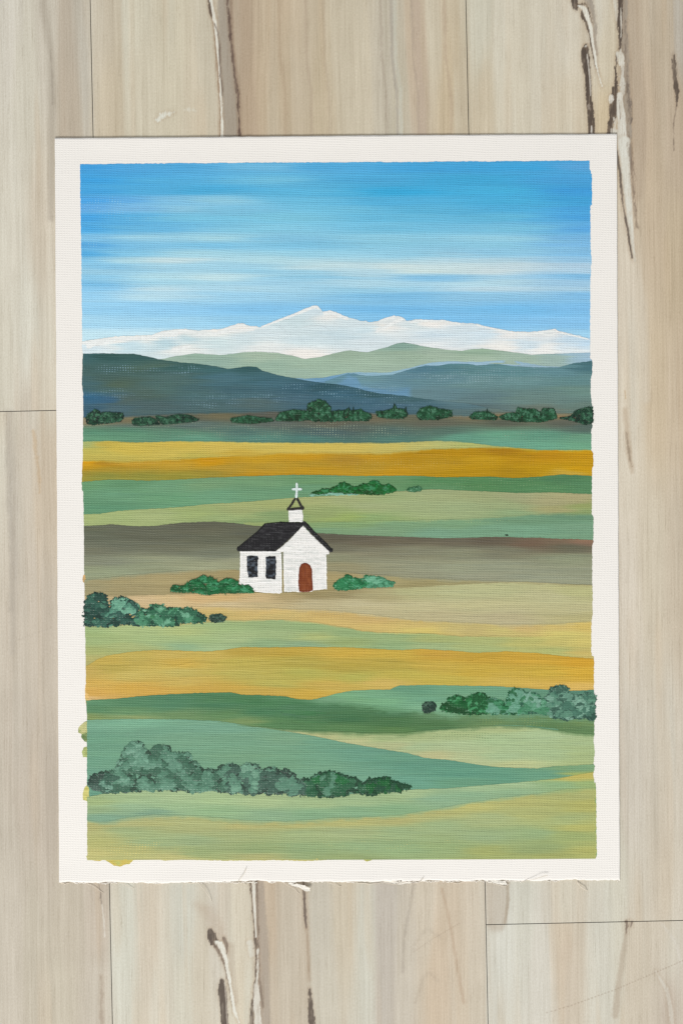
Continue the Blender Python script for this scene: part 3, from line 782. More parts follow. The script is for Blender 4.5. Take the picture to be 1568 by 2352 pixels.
band('painted_sky', t_sky, [(190, 800), (1360, 800)], SKYP, 0.05, 0.01, seed=1, ax=0.09, warp=6.5, mat=M_SKY, jit=1.0, vary=3.0,
     dry=[(260, 474, 75, 22, .5), (215, 560, 20, 14, .4), (1320, 590, 60, 40, .42), (1180, 680, 180, 10, .5), (1260, 630, 100, 12, .3), (300, 500, 90, 8, .3)], under=(150, 206, 234))

SNOW = [(200, 800, (212, 228, 234)), (200, 785, (236, 236, 232)), (260, 780, (240, 238, 232)), (330, 776, (236, 236, 230)), (300, 795, (196, 220, 228)), (380, 790, (186, 212, 220)), (400, 768, (240, 238, 234)),
        (420, 800, (232, 234, 230)), (450, 766, (226, 230, 228)), (500, 764, (240, 238, 232)), (430, 780, (190, 214, 220)), (500, 785, (206, 224, 226)), (550, 752, (236, 234, 228)), (560, 780, (206, 222, 226)), (640, 745, (206, 222, 226)), (600, 762, (210, 224, 228)),
        (600, 800, (226, 230, 228)), (700, 815, (236, 232, 226)), (690, 740, (200, 218, 222)), (720, 712, (206, 222, 228)), (700, 780, (206, 222, 226)), (760, 725, (232, 232, 228)), (800, 740, (208, 222, 226)), (780, 770, (200, 218, 224)),
        (850, 760, (204, 222, 228)), (900, 735, (220, 226, 226)), (880, 752, (234, 232, 226)), (860, 785, (212, 224, 228)), (960, 745, (212, 224, 226)), (1000, 740, (236, 232, 226)), (1000, 770, (204, 220, 228)), (1050, 760, (208, 222, 228)), (1000, 795, (226, 230, 230)),
        (1100, 770, (206, 222, 230)), (1150, 800, (236, 234, 228)), (1180, 766, (232, 230, 226)), (1250, 765, (222, 226, 226)), (1270, 760, (236, 232, 226)), (1200, 790, (206, 222, 230)), (1300, 780, (196, 218, 232)), (1340, 790, (190, 216, 234)), (1250, 805, (234, 234, 230)), (1330, 805, (222, 230, 232))]
SNOW = [(x, y, (c[0] + 2, c[1] + 2, c[2] + 2)) for x, y, c in SNOW]
band('painted_snow_mountains', t_snow, below(t_pale, 5), SNOW, 0.1, 0.02, seed=2, ax=.4, warp=5, vary=3.0, jit=1.5,
     dry=[(230, 780, 60, 8, .45), (370, 776, 60, 6, .3)], under=(176, 216, 240))

band('painted_pale_hills', t_pale, [(190, 840), (640, 880), (760, 880), (1000, 870), (1360, 860)],
     [(400, 826, (158, 182, 166)), (470, 820, (152, 178, 160)), (480, 832, (146, 172, 160)), (600, 818, (166, 186, 166)), (620, 840, (152, 178, 160)), (700, 835, (160, 184, 164)), (700, 860, (156, 180, 164)), (760, 850, (160, 184, 164)), (800, 815, (156, 178, 158)), (850, 830, (164, 186, 166)),
      (925, 792, (134, 164, 152)), (930, 815, (156, 178, 158)), (1000, 815, (162, 182, 164)), (1100, 808, (150, 176, 154)), (1100, 825, (166, 186, 166)), (1200, 825, (160, 182, 166)), (1280, 825, (156, 180, 172)), (1330, 820, (156, 186, 200)), (1355, 822, (160, 190, 210)), (900, 850, (160, 182, 164))],
     0.07, 0.03, seed=3, ax=.35, warp=4, vary=3, jit=.6)

band('painted_mist', t_mist, below(t_right, 5),
     [(700, 876, (128, 166, 190)), (760, 874, (112, 154, 184)), (800, 880, (112, 156, 186)), (850, 862, (142, 178, 196)), (900, 862, (146, 182, 198)), (900, 900, (122, 168, 202)), (960, 845, (150, 184, 202)), (1050, 834, (156, 188, 208)), (1150, 832, (156, 188, 206)), (1220, 840, (150, 180, 196)), (1340, 846, (120, 150, 160))],
     0.055, 0.05, x0=640, seed=4, vary=3, jit=.6)

RH = [(810, 862, (96, 130, 152)), (850, 872, (108, 138, 150)), (860, 885, (104, 134, 152)), (940, 865, (98, 128, 146)), (990, 846, (84, 116, 136)), (1000, 870, (100, 128, 140)), (1050, 842, (88, 122, 134)), (1100, 850, (94, 126, 134)), (1080, 880, (106, 132, 138)), (1000, 905, (102, 126, 138)),
      (1180, 850, (96, 130, 140)), (1200, 880, (106, 134, 140)), (1280, 852, (100, 132, 144)), (1345, 840, (74, 104, 116)), (1340, 870, (100, 130, 136)), (1340, 900, (110, 134, 130)), (1100, 915, (98, 118, 126)), (1200, 915, (106, 126, 126)), (1300, 920, (104, 124, 124)), (1345, 935, (104, 120, 116)), (1100, 940, (90, 104, 112)), (1250, 940, (108, 114, 108))]

RH = [(x, y, (c[0] + 2, c[1] + 8, c[2] + 3)) for x, y, c in RH]


def wedge_tint(x, y, c):                  # a patch of the blue left standing in the hill's lower left
    e = interp([(740, 905), (800, 862), (818, 866), (828, 886), (862, 894), (900, 894), (944, 890), (946, 900), (932, 912), (1000, 950)], x)
    m = .85 * sstep(-6, 7, y - e - 4 * vn(x / 14, y / 3, 8)) * (1 - sstep(932, 950, x))
    b = np.array([108, 150, 180.]) + 8 * vn(x / 40, y / 4, 3)[:, None]
    return c * (1 - m[:, None]) + m[:, None] * b


band('painted_right_hill', t_right, [(640, 900), (800, 910), (1000, 940), (1200, 962), (1360, 962)], RH, 0.072, 0.045, x0=746, seed=5, vary=4, tint=wedge_tint,
     dry=[(1120, 865, 170, 26, .36), (960, 855, 60, 12, .26), (870, 895, 60, 12, .3)], under=(168, 196, 206))

LH = [(200, 818, (66, 92, 104)), (250, 820, (56, 78, 84)), (320, 822, (62, 84, 90)), (240, 840, (72, 92, 98)), (330, 842, (78, 94, 92)), (230, 870, (76, 92, 94)), (260, 885, (84, 94, 86)), (230, 898, (74, 92, 98)), (200, 880, (74, 96, 108)), (235, 916, (62, 90, 124)), (205, 912, (58, 94, 132)), (280, 918, (82, 92, 96)),
      (420, 842, (60, 84, 90)), (400, 865, (80, 98, 104)), (500, 848, (66, 92, 102)), (520, 870, (76, 102, 120)), (580, 848, (58, 82, 92)), (600, 870, (70, 96, 112)), (380, 890, (80, 98, 102)), (330, 905, (80, 92, 92)), (450, 900, (76, 96, 106)), (560, 900, (70, 92, 108)), (640, 880, (72, 98, 118)), (600, 925, (82, 94, 102)),
      (250, 940, (78, 94, 110)), (350, 935, (80, 92, 100)), (450, 935, (78, 94, 104)), (205, 945, (62, 84, 110)), (700, 890, (62, 86, 108)), (680, 915, (74, 94, 114)), (760, 888, (52, 74, 90)), (780, 905, (66, 92, 116)), (760, 930, (70, 90, 112)), (850, 905, (58, 80, 94)), (850, 925, (70, 94, 118)), (900, 940, (76, 96, 120)), (950, 918, (68, 90, 104)),
      (960, 935, (76, 96, 114)), (1050, 932, (88, 108, 124)), (1050, 945, (90, 104, 112)), (1150, 950, (100, 108, 110)), (1340, 956, (108, 112, 106))]
LH = [(x, y, (c[0] + 2, c[1] + 11, c[2] + 3)) for x, y, c in LH]
band('painted_left_hill', t_left, below(t_earth, 8), LH, 0.095, 0.02, seed=6, ax=.3, warp=6, vary=5.5,
     dry=[(290, 850, 110, 12, .42), (420, 850, 60, 14, .44), (500, 925, 100, 14, .36), (690, 888, 60, 8, .55), (560, 915, 130, 22, .34), (780, 900, 100, 20, .32), (900, 925, 90, 14, .3), (260, 905, 90, 14, .3), (900, 912, 60, 6, .35)], under=(150, 186, 204))

EA = [(200, 968, (160, 134, 112)), (260, 962, (132, 114, 100)), (300, 965, (140, 116, 92)), (400, 962, (116, 104, 96)), (450, 956, (120, 104, 90)), (520, 954, (128, 108, 88)), (600, 950, (112, 98, 92)), (700, 952, (112, 96, 86)), (620, 972, (106, 110, 106)), (300, 978, (104, 116, 110)), (450, 978, (100, 114, 112)),
      (760, 972, (112, 104, 92)), (800, 982, (100, 106, 102)), (850, 962, (128, 108, 92)), (950, 962, (122, 108, 94)), (1000, 975, (108, 104, 94)), (1100, 954, (158, 124, 96)), (1200, 953, (150, 118, 90)), (1150, 972, (112, 102, 92)), (1290, 953, (166, 130, 100)), (1300, 972, (106, 104, 96)), (1340, 982, (96, 108, 104)),
      (210, 995, (104, 146, 122)), (300, 998, (110, 150, 124)), (300, 990, (100, 140, 120)), (420, 995, (104, 140, 120)), (450, 1008, (110, 154, 134)), (560, 992, (94, 120, 116)), (600, 1006, (100, 138, 128)), (750, 992, (88, 104, 108)), (720, 1008, (92, 128, 122)), (900, 992, (92, 110, 108)), (900, 1008, (96, 128, 120)), (1020, 992, (96, 116, 108)),
      (1060, 1004, (112, 158, 138)), (1150, 1000, (114, 162, 138)), (1150, 1018, (118, 166, 146)), (1250, 1000, (108, 154, 134)), (1250, 1022, (120, 168, 144)), (1330, 1005, (118, 160, 136)), (1330, 1025, (122, 168, 140)), (210, 1010, (112, 154, 126))]
EA = [(x, y, (c[0] - 9 - (10 if c[0] > c[1] + 8 else 0), c[1] - 4, c[2] - 7)) for x, y, c in EA]
band('painted_far_meadow', t_earth, below(t_yel, 5), EA, 0.1, 0.02, soft=(LH, 7), seed=7, ax=.2, warp=3.2, vary=4,
     dry=[(560, 990, 220, 24, .36), (800, 990, 200, 24, .36), (1200, 1000, 120, 14, .25), (400, 975, 120, 8, .3), (250, 955, 40, 7, .5)], under=(160, 176, 150))

YE = [(200, 1020, (168, 180, 126)), (210, 1035, (190, 180, 104)), (250, 1018, (196, 174, 92)), (300, 1030, (206, 184, 98)), (400, 1020, (206, 182, 98)), (400, 1042, (206, 186, 104)), (230, 1052, (196, 182, 104)), (500, 1030, (208, 184, 104)), (600, 1025, (206, 186, 108)), (700, 1025, (206, 184, 104)), (800, 1025, (202, 182, 106)), (900, 1028, (196, 182, 112)),
      (960, 1020, (188, 182, 122)), (1020, 1018, (182, 184, 130)), (1080, 1022, (176, 182, 124)), (1130, 1028, (176, 176, 116)), (560, 1042, (200, 172, 88)), (450, 1050, (190, 178, 100))]
YE = [(x, y, (c[0] + -2, c[1] + -3, c[2] + -14)) for x, y, c in YE]
band('painted_pale_wheat_field', t_yel, below(t_och, 6), YE, 0.09, 0.03, soft=(EA, 2.5), seed=8, ax=.25, warp=4, vary=4, x1=1345)

OC = [(200, 1066, (200, 150, 44)), (198, 1062, (236, 158, 28)), (240, 1064, (176, 128, 46)), (300, 1066, (192, 146, 56)), (240, 1080, (176, 142, 58)), (240, 1092, (146, 140, 72)), (330, 1096, (152, 142, 70)), (420, 1094, (156, 142, 66)), (400, 1070, (192, 150, 60)), (400, 1058, (198, 148, 50)), (480, 1060, (206, 146, 36)), (520, 1075, (180, 142, 60)),
      (480, 1090, (160, 138, 64)), (600, 1056, (196, 148, 48)), (620, 1072, (184, 144, 58)), (600, 1088, (190, 140, 46)), (700, 1048, (194, 142, 44)), (720, 1066, (178, 138, 52)), (720, 1084, (192, 142, 44)), (800, 1056, (176, 132, 54)), (850, 1070, (184, 142, 54)), (860, 1048, (192, 142, 44)), (900, 1086, (196, 144, 42)), (950, 1045, (182, 134, 40)),
      (1000, 1064, (188, 142, 46)), (1050, 1038, (186, 136, 34)), (1100, 1056, (196, 148, 44)), (1100, 1084, (190, 142, 34)), (1160, 1034, (174, 122, 24)), (1200, 1050, (184, 134, 28)), (1250, 1046, (192, 136, 22)), (1250, 1075, (190, 142, 32)), (1340, 1045, (198, 144, 22)), (1340, 1075, (198, 146, 30)), (1180, 1090, (176, 132, 30)), (1300, 1086, (200, 160, 70))]
OC = [(x, y, (c[0] - 5, c[1] + 2, c[2] - 4)) for x, y, c in OC]
band('painted_ochre_field', t_och, below(t_gr2, 5), OC, 0.1, 0.03, soft=(YE, 5), seed=9, ax=.25, warp=4, vary=5, jit=.8,
     ridges=[([(200, 1066), (300, 1064), (420, 1062), (520, 1054), (640, 1048)], .07), ([(800, 1046), (900, 1048), (1000, 1042), (1090, 1044), (1160, 1052)], .08), ([(1130, 1048), (1250, 1056), (1356, 1052)], .07)],
     dry=[(900, 1065, 150, 16, .22)], under=(210, 184, 110))

G2 = [(200, 1115, (112, 158, 122)), (300, 1112, (106, 150, 118)), (260, 1135, (112, 158, 130)), (220, 1165, (104, 152, 124)), (380, 1120, (116, 160, 130)), (400, 1145, (112, 160, 128)), (480, 1115, (124, 160, 126)), (500, 1135, (116, 162, 134)), (600, 1108, (120, 158, 124)), (600, 1130, (116, 158, 128)), (700, 1104, (112, 152, 116)), (700, 1125, (112, 156, 126)),
      (800, 1105, (116, 154, 118)), (850, 1125, (112, 158, 122)), (900, 1105, (108, 148, 112)), (1000, 1105, (94, 142, 102)), (1000, 1118, (100, 144, 108)), (1100, 1112, (92, 138, 98)), (1200, 1110, (92, 138, 100)), (1250, 1122, (96, 142, 104)), (1300, 1102, (88, 132, 100)), (1345, 1115, (96, 142, 108))]
G2 = [(x, y, (c[0] + -5, c[1] + -6, c[2] + -11)) for x, y, c in G2]
band('painted_green_field', t_gr2, below(t_lg3, 6), G2, 0.095, 0.03, seed=10, ax=.25, warp=4, vary=4.5,
     ridges=[([(230, 1176), (330, 1166), (430, 1160)], .03)], dry=[(1150, 1112, 200, 22, .28)], under=(150, 176, 130))

L3 = [(200, 1192, (180, 196, 128)), (260, 1188, (176, 194, 128)), (350, 1185, (176, 192, 130)), (450, 1180, (172, 190, 122)), (500, 1190, (166, 186, 124)), (560, 1170, (176, 188, 124)), (640, 1160, (174, 186, 120)), (640, 1185, (150, 176, 118)), (720, 1150, (178, 188, 124)), (750, 1180, (164, 182, 118)), (800, 1145, (176, 188, 130)), (850, 1165, (176, 190, 134)),
      (900, 1140, (170, 188, 130)), (950, 1160, (176, 192, 136)), (1000, 1138, (174, 188, 134)), (1050, 1165, (172, 190, 136)), (1100, 1140, (172, 184, 130)), (1150, 1160, (170, 186, 132)), (1200, 1140, (176, 182, 132)), (1260, 1150, (182, 182, 132)), (1320, 1145, (186, 182, 132)), (1280, 1168, (180, 180, 124)), (1345, 1160, (166, 180, 112)), (1340, 1175, (156, 178, 116)), (1180, 1178, (160, 186, 132)), (850, 1190, (156, 184, 120)), (560, 1205, (150, 174, 116)), (800, 1188, (166, 188, 110))]
L3 = [(x, y, (c[0] + -15, c[1] + -18, c[2] + -8)) for x, y, c in L3]
band('painted_light_green_field', t_lg3, below(t_br5, 5), L3, 0.09, 0.028, seed=11, ax=.25, warp=4, vary=4,
     ridges=[([(1180, 1178), (1260, 1176), (1310, 1168), (1335, 1158)], .03)])

T4 = [(560, 1204, (150, 178, 120)), (660, 1205, (136, 172, 122)), (740, 1206, (132, 172, 122)), (740, 1220, (126, 172, 134)), (820, 1204, (132, 174, 124)), (860, 1220, (128, 172, 136)), (950, 1205, (126, 172, 132)), (1000, 1225, (124, 176, 146)), (1050, 1204, (126, 174, 134)), (1100, 1220, (122, 174, 142)), (1200, 1195, (116, 166, 132)), (1200, 1220, (124, 178, 146)), (1300, 1188, (112, 162, 130)), (1340, 1215, (124, 174, 142))]
T4 = [(x, y, (c[0] + -2, c[1] + -16, c[2] + -13)) for x, y, c in T4]
band('painted_teal_field', t_tl4, below(t_br5, 6), T4, 0.1, 0.04, x0=560, soft=(L3, 7), seed=12, ax=.22, warp=3.5, vary=4, dry=[(900, 1197, 300, 5, .5)], under=(172, 190, 130))

B5 = [(210, 1214, (104, 108, 90)), (300, 1216, (102, 104, 88)), (250, 1240, (106, 110, 94)), (220, 1265, (116, 118, 100)), (240, 1292, (132, 136, 116)), (240, 1312, (148, 156, 126)), (330, 1300, (144, 150, 122)), (350, 1235, (104, 106, 90)), (400, 1260, (112, 114, 96)), (450, 1210, (98, 98, 82)), (480, 1240, (104, 106, 88)), (500, 1270, (118, 122, 104)), (400, 1290, (148, 152, 124)),
      (480, 1300, (158, 162, 132)), (540, 1290, (152, 154, 126)), (600, 1225, (96, 98, 84)), (760, 1240, (98, 94, 80)), (770, 1260, (116, 114, 96)), (770, 1285, (140, 142, 116)), (780, 1302, (150, 144, 112)), (850, 1245, (106, 100, 84)), (850, 1270, (132, 130, 108)), (870, 1295, (148, 148, 122)), (950, 1242, (106, 100, 84)), (960, 1265, (132, 132, 110)), (960, 1300, (148, 150, 124)),
      (1050, 1246, (108, 102, 86)), (1050, 1270, (136, 138, 114)), (1060, 1305, (152, 156, 130)), (1130, 1243, (100, 92, 78)), (1150, 1265, (124, 124, 104)), (1150, 1300, (148, 152, 128)), (1220, 1248, (114, 96, 80)), (1280, 1244, (120, 104, 86)), (1350, 1244, (140, 112, 92)), (1300, 1258, (106, 104, 86)), (1300, 1285, (142, 148, 122)), (1340, 1310, (146, 150, 126)), (1250, 1325, (150, 154, 130)), (1100, 1325, (152, 154, 130)), (950, 1318, (150, 150, 124))]
band('painted_ploughed_field', t_br5, below(t_tn6, 6), B5, 0.1, 0.03, seed=13, ax=.2, warp=4.5, vary=5.5,
     ridges=[([(210, 1238), (330, 1240), (440, 1244)], .06), ([(210, 1228), (300, 1226)], .05)])

T6 = [(210, 1345, (158, 150, 114)), (300, 1335, (164, 152, 112)), (300, 1352, (160, 148, 110)), (400, 1330, (168, 154, 112)), (450, 1345, (162, 148, 108)), (520, 1320, (162, 148, 106)), (520, 1350, (160, 146, 104)), (620, 1330, (158, 146, 104)), (770, 1325, (166, 152, 110)), (780, 1345, (160, 146, 104)), (900, 1332, (164, 154, 112)), (950, 1338, (156, 146, 104)), (1050, 1336, (160, 152, 110)), (1150, 1338, (160, 152, 112))]
band('painted_tan_field', t_tn6, below(t_sa7, 5), T6, 0.095, 0.03, soft=(B5, 8), seed=14, ax=.25, warp=3.5, vary=4, x1=1300)

S7 = [(220, 1380, (190, 172, 134)), (330, 1378, (204, 184, 146)), (400, 1375, (208, 188, 144)), (450, 1372, (206, 178, 132)), (520, 1372, (204, 176, 126)), (520, 1385, (198, 184, 148)), (600, 1375, (198, 178, 138)), (600, 1388, (192, 178, 138)), (660, 1370, (172, 158, 120)), (720, 1366, (146, 136, 102)), (780, 1364, (152, 144, 110)), (720, 1385, (188, 180, 146)), (800, 1385, (192, 186, 152)), (860, 1368, (172, 166, 128)),
      (860, 1395, (192, 186, 150)), (950, 1360, (178, 180, 138)), (950, 1395, (190, 186, 148)), (1000, 1415, (186, 180, 144)), (1050, 1360, (184, 188, 146)), (1100, 1390, (188, 186, 146)), (1150, 1355, (182, 186, 144)), (1150, 1420, (186, 180, 146)), (1250, 1370, (188, 188, 148)), (1300, 1400, (186, 184, 144)), (1340, 1360, (184, 186, 138)), (1340, 1420, (182, 178, 134)), (250, 1400, (196, 176, 132))]
S7 = [(x, y, (c[0] + -1, c[1] + -4, c[2] + -7)) for x, y, c in S7]
band('painted_sand_field', t_sa7, below(t_st8, 6), S7, 0.09, 0.03, soft=(T6, 6), seed=15, ax=.22, warp=4, vary=4)

S8 = [(300, 1415, (196, 176, 118)), (460, 1402, (204, 178, 116)), (500, 1415, (194, 174, 112)), (600, 1405, (204, 178, 116)), (650, 1415, (196, 176, 116)), (760, 1412, (194, 168, 108)), (750, 1428, (206, 180, 114)), (850, 1425, (200, 172, 112)), (850, 1442, (204, 180, 112)), (950, 1435, (198, 176, 112)), (960, 1448, (208, 190, 112)), (1050, 1442, (196, 180, 118)),
      (1100, 1445, (188, 172, 116)), (1150, 1448, (196, 184, 118)), (1200, 1442, (198, 174, 116)), (1300, 1442, (206, 184, 116)), (1300, 1455, (208, 196, 118)), (1345, 1440, (208, 184, 106))]
band('painted_straw_field', t_st8, below(t_lg9, 5), S8, 0.09, 0.03, soft=(S7, 9), seed=16, ax=.22, warp=3, vary=4,
     dry=[(700, 1412, 260, 16, .4), (950, 1435, 120, 14, .3)], under=(222, 190, 112))

L9 = [(210, 1450, (156, 186, 128)), (300, 1448, (168, 194, 136)), (220, 1475, (160, 188, 130)), (350, 1470, (162, 190, 134)), (220, 1495, (166, 182, 118)), (210, 1515, (178, 182, 116)), (300, 1490, (168, 186, 126)), (420, 1450, (172, 194, 132)), (460, 1470, (160, 190, 134)), (430, 1485, (144, 182, 140)), (520, 1440, (156, 186, 130)), (540, 1465, (164, 192, 140)), (500, 1488, (160, 190, 140)),
      (620, 1432, (150, 180, 128)), (640, 1455, (156, 184, 132)), (620, 1478, (142, 178, 132)), (700, 1440, (148, 180, 126)), (720, 1465, (170, 188, 124)), (700, 1480, (140, 176, 136)), (800, 1455, (146, 178, 126)), (800, 1475, (150, 176, 118)), (900, 1462, (150, 180, 126)), (900, 1482, (144, 178, 128)), (1000, 1465, (166, 184, 120)), (1000, 1484, (158, 184, 132)), (1100, 1470, (172, 188, 124)), (1100, 1490, (166, 186, 126)),
      (1200, 1475, (184, 190, 118)), (1280, 1475, (196, 194, 118)), (1280, 1495, (174, 188, 120)), (1340, 1475, (204, 198, 118)), (1340, 1500, (196, 186, 112))]
L9 = [(x, y, (c[0] + 1, c[1] + -8, c[2] + -5)) for x, y, c in L9]
band('painted_spring_field', t_lg9, below(t_go10, 6), L9, 0.095, 0.03, soft=(S8, 4), seed=17, ax=.22, warp=4, vary=4.5,
     ridges=[([(740, 1436), (830, 1451), (930, 1455), (1010, 1458), (1060, 1462)], .05)])

G10 = [(205, 1540, (200, 168, 88)), (250, 1515, (206, 174, 84)), (260, 1535, (192, 166, 80)), (320, 1508, (200, 174, 88)), (400, 1505, (204, 174, 90)), (420, 1522, (210, 172, 78)), (300, 1550, (206, 180, 96)), (420, 1545, (200, 178, 96)), (500, 1505, (204, 174, 88)), (560, 1496, (192, 160, 72)), (560, 1520, (194, 172, 82)), (560, 1550, (194, 176, 90)), (230, 1570, (214, 172, 84)), (220, 1592, (218, 168, 80)), (300, 1580, (214, 168, 76)),
       (205, 1603, (226, 186, 124)), (350, 1588, (212, 166, 78)), (450, 1580, (210, 168, 78)), (520, 1582, (208, 168, 76)), (430, 1568, (210, 178, 92)), (620, 1590, (206, 168, 78)), (700, 1595, (206, 166, 70)), (640, 1570, (192, 176, 88)), (660, 1495, (194, 160, 68)), (680, 1520, (186, 164, 76)), (700, 1545, (186, 174, 86)), (760, 1575, (206, 172, 84)), (800, 1500, (206, 168, 72)), (800, 1530, (188, 162, 72)), (820, 1555, (188, 176, 86)),
       (880, 1570, (212, 178, 94)), (920, 1500, (206, 170, 72)), (900, 1525, (190, 164, 74)), (930, 1548, (196, 174, 80)), (1000, 1502, (204, 160, 66)), (1000, 1530, (206, 172, 76)), (1020, 1560, (200, 174, 78)), (1100, 1510, (202, 160, 62)), (1100, 1540, (206, 170, 70)), (1150, 1568, (208, 174, 82)), (1200, 1512, (212, 166, 64)), (1250, 1545, (206, 170, 68)), (1250, 1575, (214, 174, 84)), (1330, 1520, (212, 160, 54)), (1340, 1550, (216, 170, 62)), (1340, 1578, (224, 182, 96))]
G10 = [(x, y, (c[0] - 10, c[1] - 3, c[2] + 3)) for x, y, c in G10]
band('painted_golden_field', t_go10, below(t_gr11, 6), G10, 0.1, 0.03, seed=18, ax=.25, warp=4, vary=4.5,
     ridges=[([(200, 1531), (280, 1530), (330, 1528), (400, 1530), (450, 1521), (540, 1525), (640, 1518), (760, 1514)], .1), ([(740, 1514), (860, 1518), (960, 1526), (1050, 1530)], .1),
             ([(1040, 1530), (1080, 1518), (1120, 1508), (1200, 1508)], .07), ([(1170, 1540), (1260, 1540), (1350, 1536)], .08), ([(1030, 1519), (1070, 1504), (1090, 1500)], .06)])

G11 = [(210, 1618, (104, 146, 114)), (300, 1612, (96, 138, 108)), (230, 1632, (98, 138, 106)), (300, 1640, (112, 148, 110)), (400, 1603, (90, 132, 104)), (380, 1622, (94, 136, 108)), (420, 1642, (118, 146, 106)), (500, 1600, (88, 130, 96)), (500, 1620, (86, 128, 98)), (520, 1642, (106, 140, 100)), (600, 1610, (84, 128, 92)), (600, 1635, (84, 128, 96)), (560, 1655, (128, 150, 104)), (650, 1660, (96, 134, 94)),
       (640, 1603, (92, 136, 100)), (700, 1618, (82, 126, 92)), (720, 1640, (80, 124, 88)), (750, 1606, (124, 164, 132)), (800, 1600, (128, 172, 134)), (880, 1595, (126, 170, 138)), (880, 1612, (128, 174, 138)), (950, 1585, (112, 156, 130)), (980, 1605, (122, 168, 140)), (1000, 1625, (134, 178, 146)), (1050, 1585, (120, 164, 136)), (1080, 1600, (124, 166, 136)), (1150, 1590, (118, 162, 136)), (1250, 1595, (108, 150, 128)), (1340, 1595, (96, 136, 120)),
       (210, 1646, (140, 156, 104)), (300, 1650, (150, 164, 116))]
G11 = [(x, y, (c[0] + -8, c[1] + -6, c[2] + -9)) for x, y, c in G11]
band('painted_dark_green_field', t_gr11, [(190, 1660), (500, 1664), (700, 1690), (1366, 1690)], G11, 0.09, 0.035, seed=19, ax=.22, warp=4, vary=4)

D12 = [(620, 1602, (94, 138, 104)), (700, 1615, (84, 128, 92)), (660, 1640, (82, 126, 94)), (700, 1662, (86, 126, 84)), (620, 1655, (96, 136, 96)), (800, 1625, (82, 124, 86)), (800, 1650, (74, 118, 80)), (800, 1672, (92, 130, 84)), (900, 1640, (80, 122, 84)), (900, 1660, (80, 120, 78)), (900, 1678, (92, 128, 80)), (1000, 1645, (98, 136, 98)), (1000, 1665, (84, 122, 80)), (1080, 1650, (102, 138, 96)), (1120, 1660, (108, 140, 94)),
       (1200, 1655, (104, 138, 96)), (1250, 1668, (96, 132, 88)), (1320, 1670, (100, 134, 90)), (1345, 1660, (118, 146, 92)), (1345, 1680, (104, 138, 92))]
D12 = [(x, y, (c[0] + -2, c[1] + -4, c[2] + -2)) for x, y, c in D12]


def fade_l(x, y, c):
    g = field(x, y, G11, ax=.22, warp=4, seed=19 * 13 + 3)
    m = sstep(600, 720, x + 60 * vn(x / 30, y / 5, 4))
    return g * (1 - m[:, None]) + c * m[:, None]


band('painted_dark_green_slope', t_dg12, below([(590, 1672)] + t_pg13[2:], 5), D12, 0.1, 0.04, x0=600, soft=(G11, 18), seed=20, ax=.25, warp=4, vary=4.5, tint=fade_l,
     dry=[(1200, 1660, 160, 22, .28)], under=(150, 166, 100))

P13 = [(560, 1668, (150, 168, 116)), (640, 1676, (178, 184, 132)), (720, 1684, (176, 184, 128)), (740, 1692, (184, 186, 130)), (800, 1690, (166, 184, 128)), (820, 1705, (190, 190, 136)), (880, 1695, (160, 182, 126)), (900, 1712, (180, 188, 136)), (950, 1690, (164, 184, 128)), (960, 1715, (168, 192, 142)), (1000, 1735, (196, 190, 136)), (1050, 1685, (166, 186, 130)), (1050, 1715, (172, 194, 144)), (1080, 1742, (186, 196, 144)),
       (1150, 1672, (168, 186, 130)), (1150, 1700, (168, 194, 142)), (1150, 1735, (168, 194, 144)), (1180, 1756, (196, 198, 140)), (1250, 1690, (168, 194, 144)), (1250, 1730, (168, 194, 142)), (1330, 1700, (168, 192, 138)), (1345, 1730, (168, 190, 132)), (1345, 1750, (166, 186, 128))]
P13 = [(x, y, (c[0] - 2 - max(0, c[0] - 172) * .4, c[1] - 7, c[2])) for x, y, c in P13]
band('painted_pale_green_field', t_pg13, below(t_te14, 5), P13, 0.105, 0.04, x0=500, soft=(D12, 9), seed=21, ax=.25, warp=4, vary=4,
     ridges=[([(1010, 1738), (1060, 1748), (1120, 1756), (1220, 1758)], .05)], dry=[(1080, 1690, 120, 14, .38)], under=(96, 132, 84))

T14 = [(210, 1662, (132, 176, 150)), (300, 1660, (136, 182, 154)), (230, 1700, (122, 166, 140)), (350, 1680, (128, 170, 144)), (500, 1672, (130, 172, 148)), (420, 1700, (132, 172, 144)), (230, 1740, (124, 168, 142)), (350, 1750, (126, 168, 140)), (550, 1700, (130, 170, 142)), (550, 1740, (130, 168, 138)), (650, 1700, (134, 172, 142)), (650, 1750, (128, 168, 138)), (750, 1710, (124, 168, 142)), (750, 1760, (130, 172, 144)),
       (850, 1730, (120, 166, 144)), (850, 1780, (126, 170, 146)), (900, 1740, (116, 162, 138)), (950, 1760, (112, 160, 138)), (950, 1795, (120, 168, 146)), (1050, 1770, (110, 160, 138)), (1050, 1798, (118, 164, 136)), (1150, 1780, (112, 160, 136)), (1250, 1778, (118, 164, 138)), (1340, 1765, (132, 168, 132)), (220, 1790, (124, 168, 146)), (215, 1818, (116, 164, 142)), (400, 1800, (120, 160, 138)), (700, 1810, (124, 168, 142)), (1345, 1776, (170, 180, 110))]
T14 = [(x, y, (c[0] - 12, c[1] - 11, c[2] - 12)) for x, y, c in T14]
band('painted_turquoise_field', t_te14, below(t_pg15, 6), T14, 0.1, 0.03, seed=22, ax=.25, warp=4.5, vary=4)

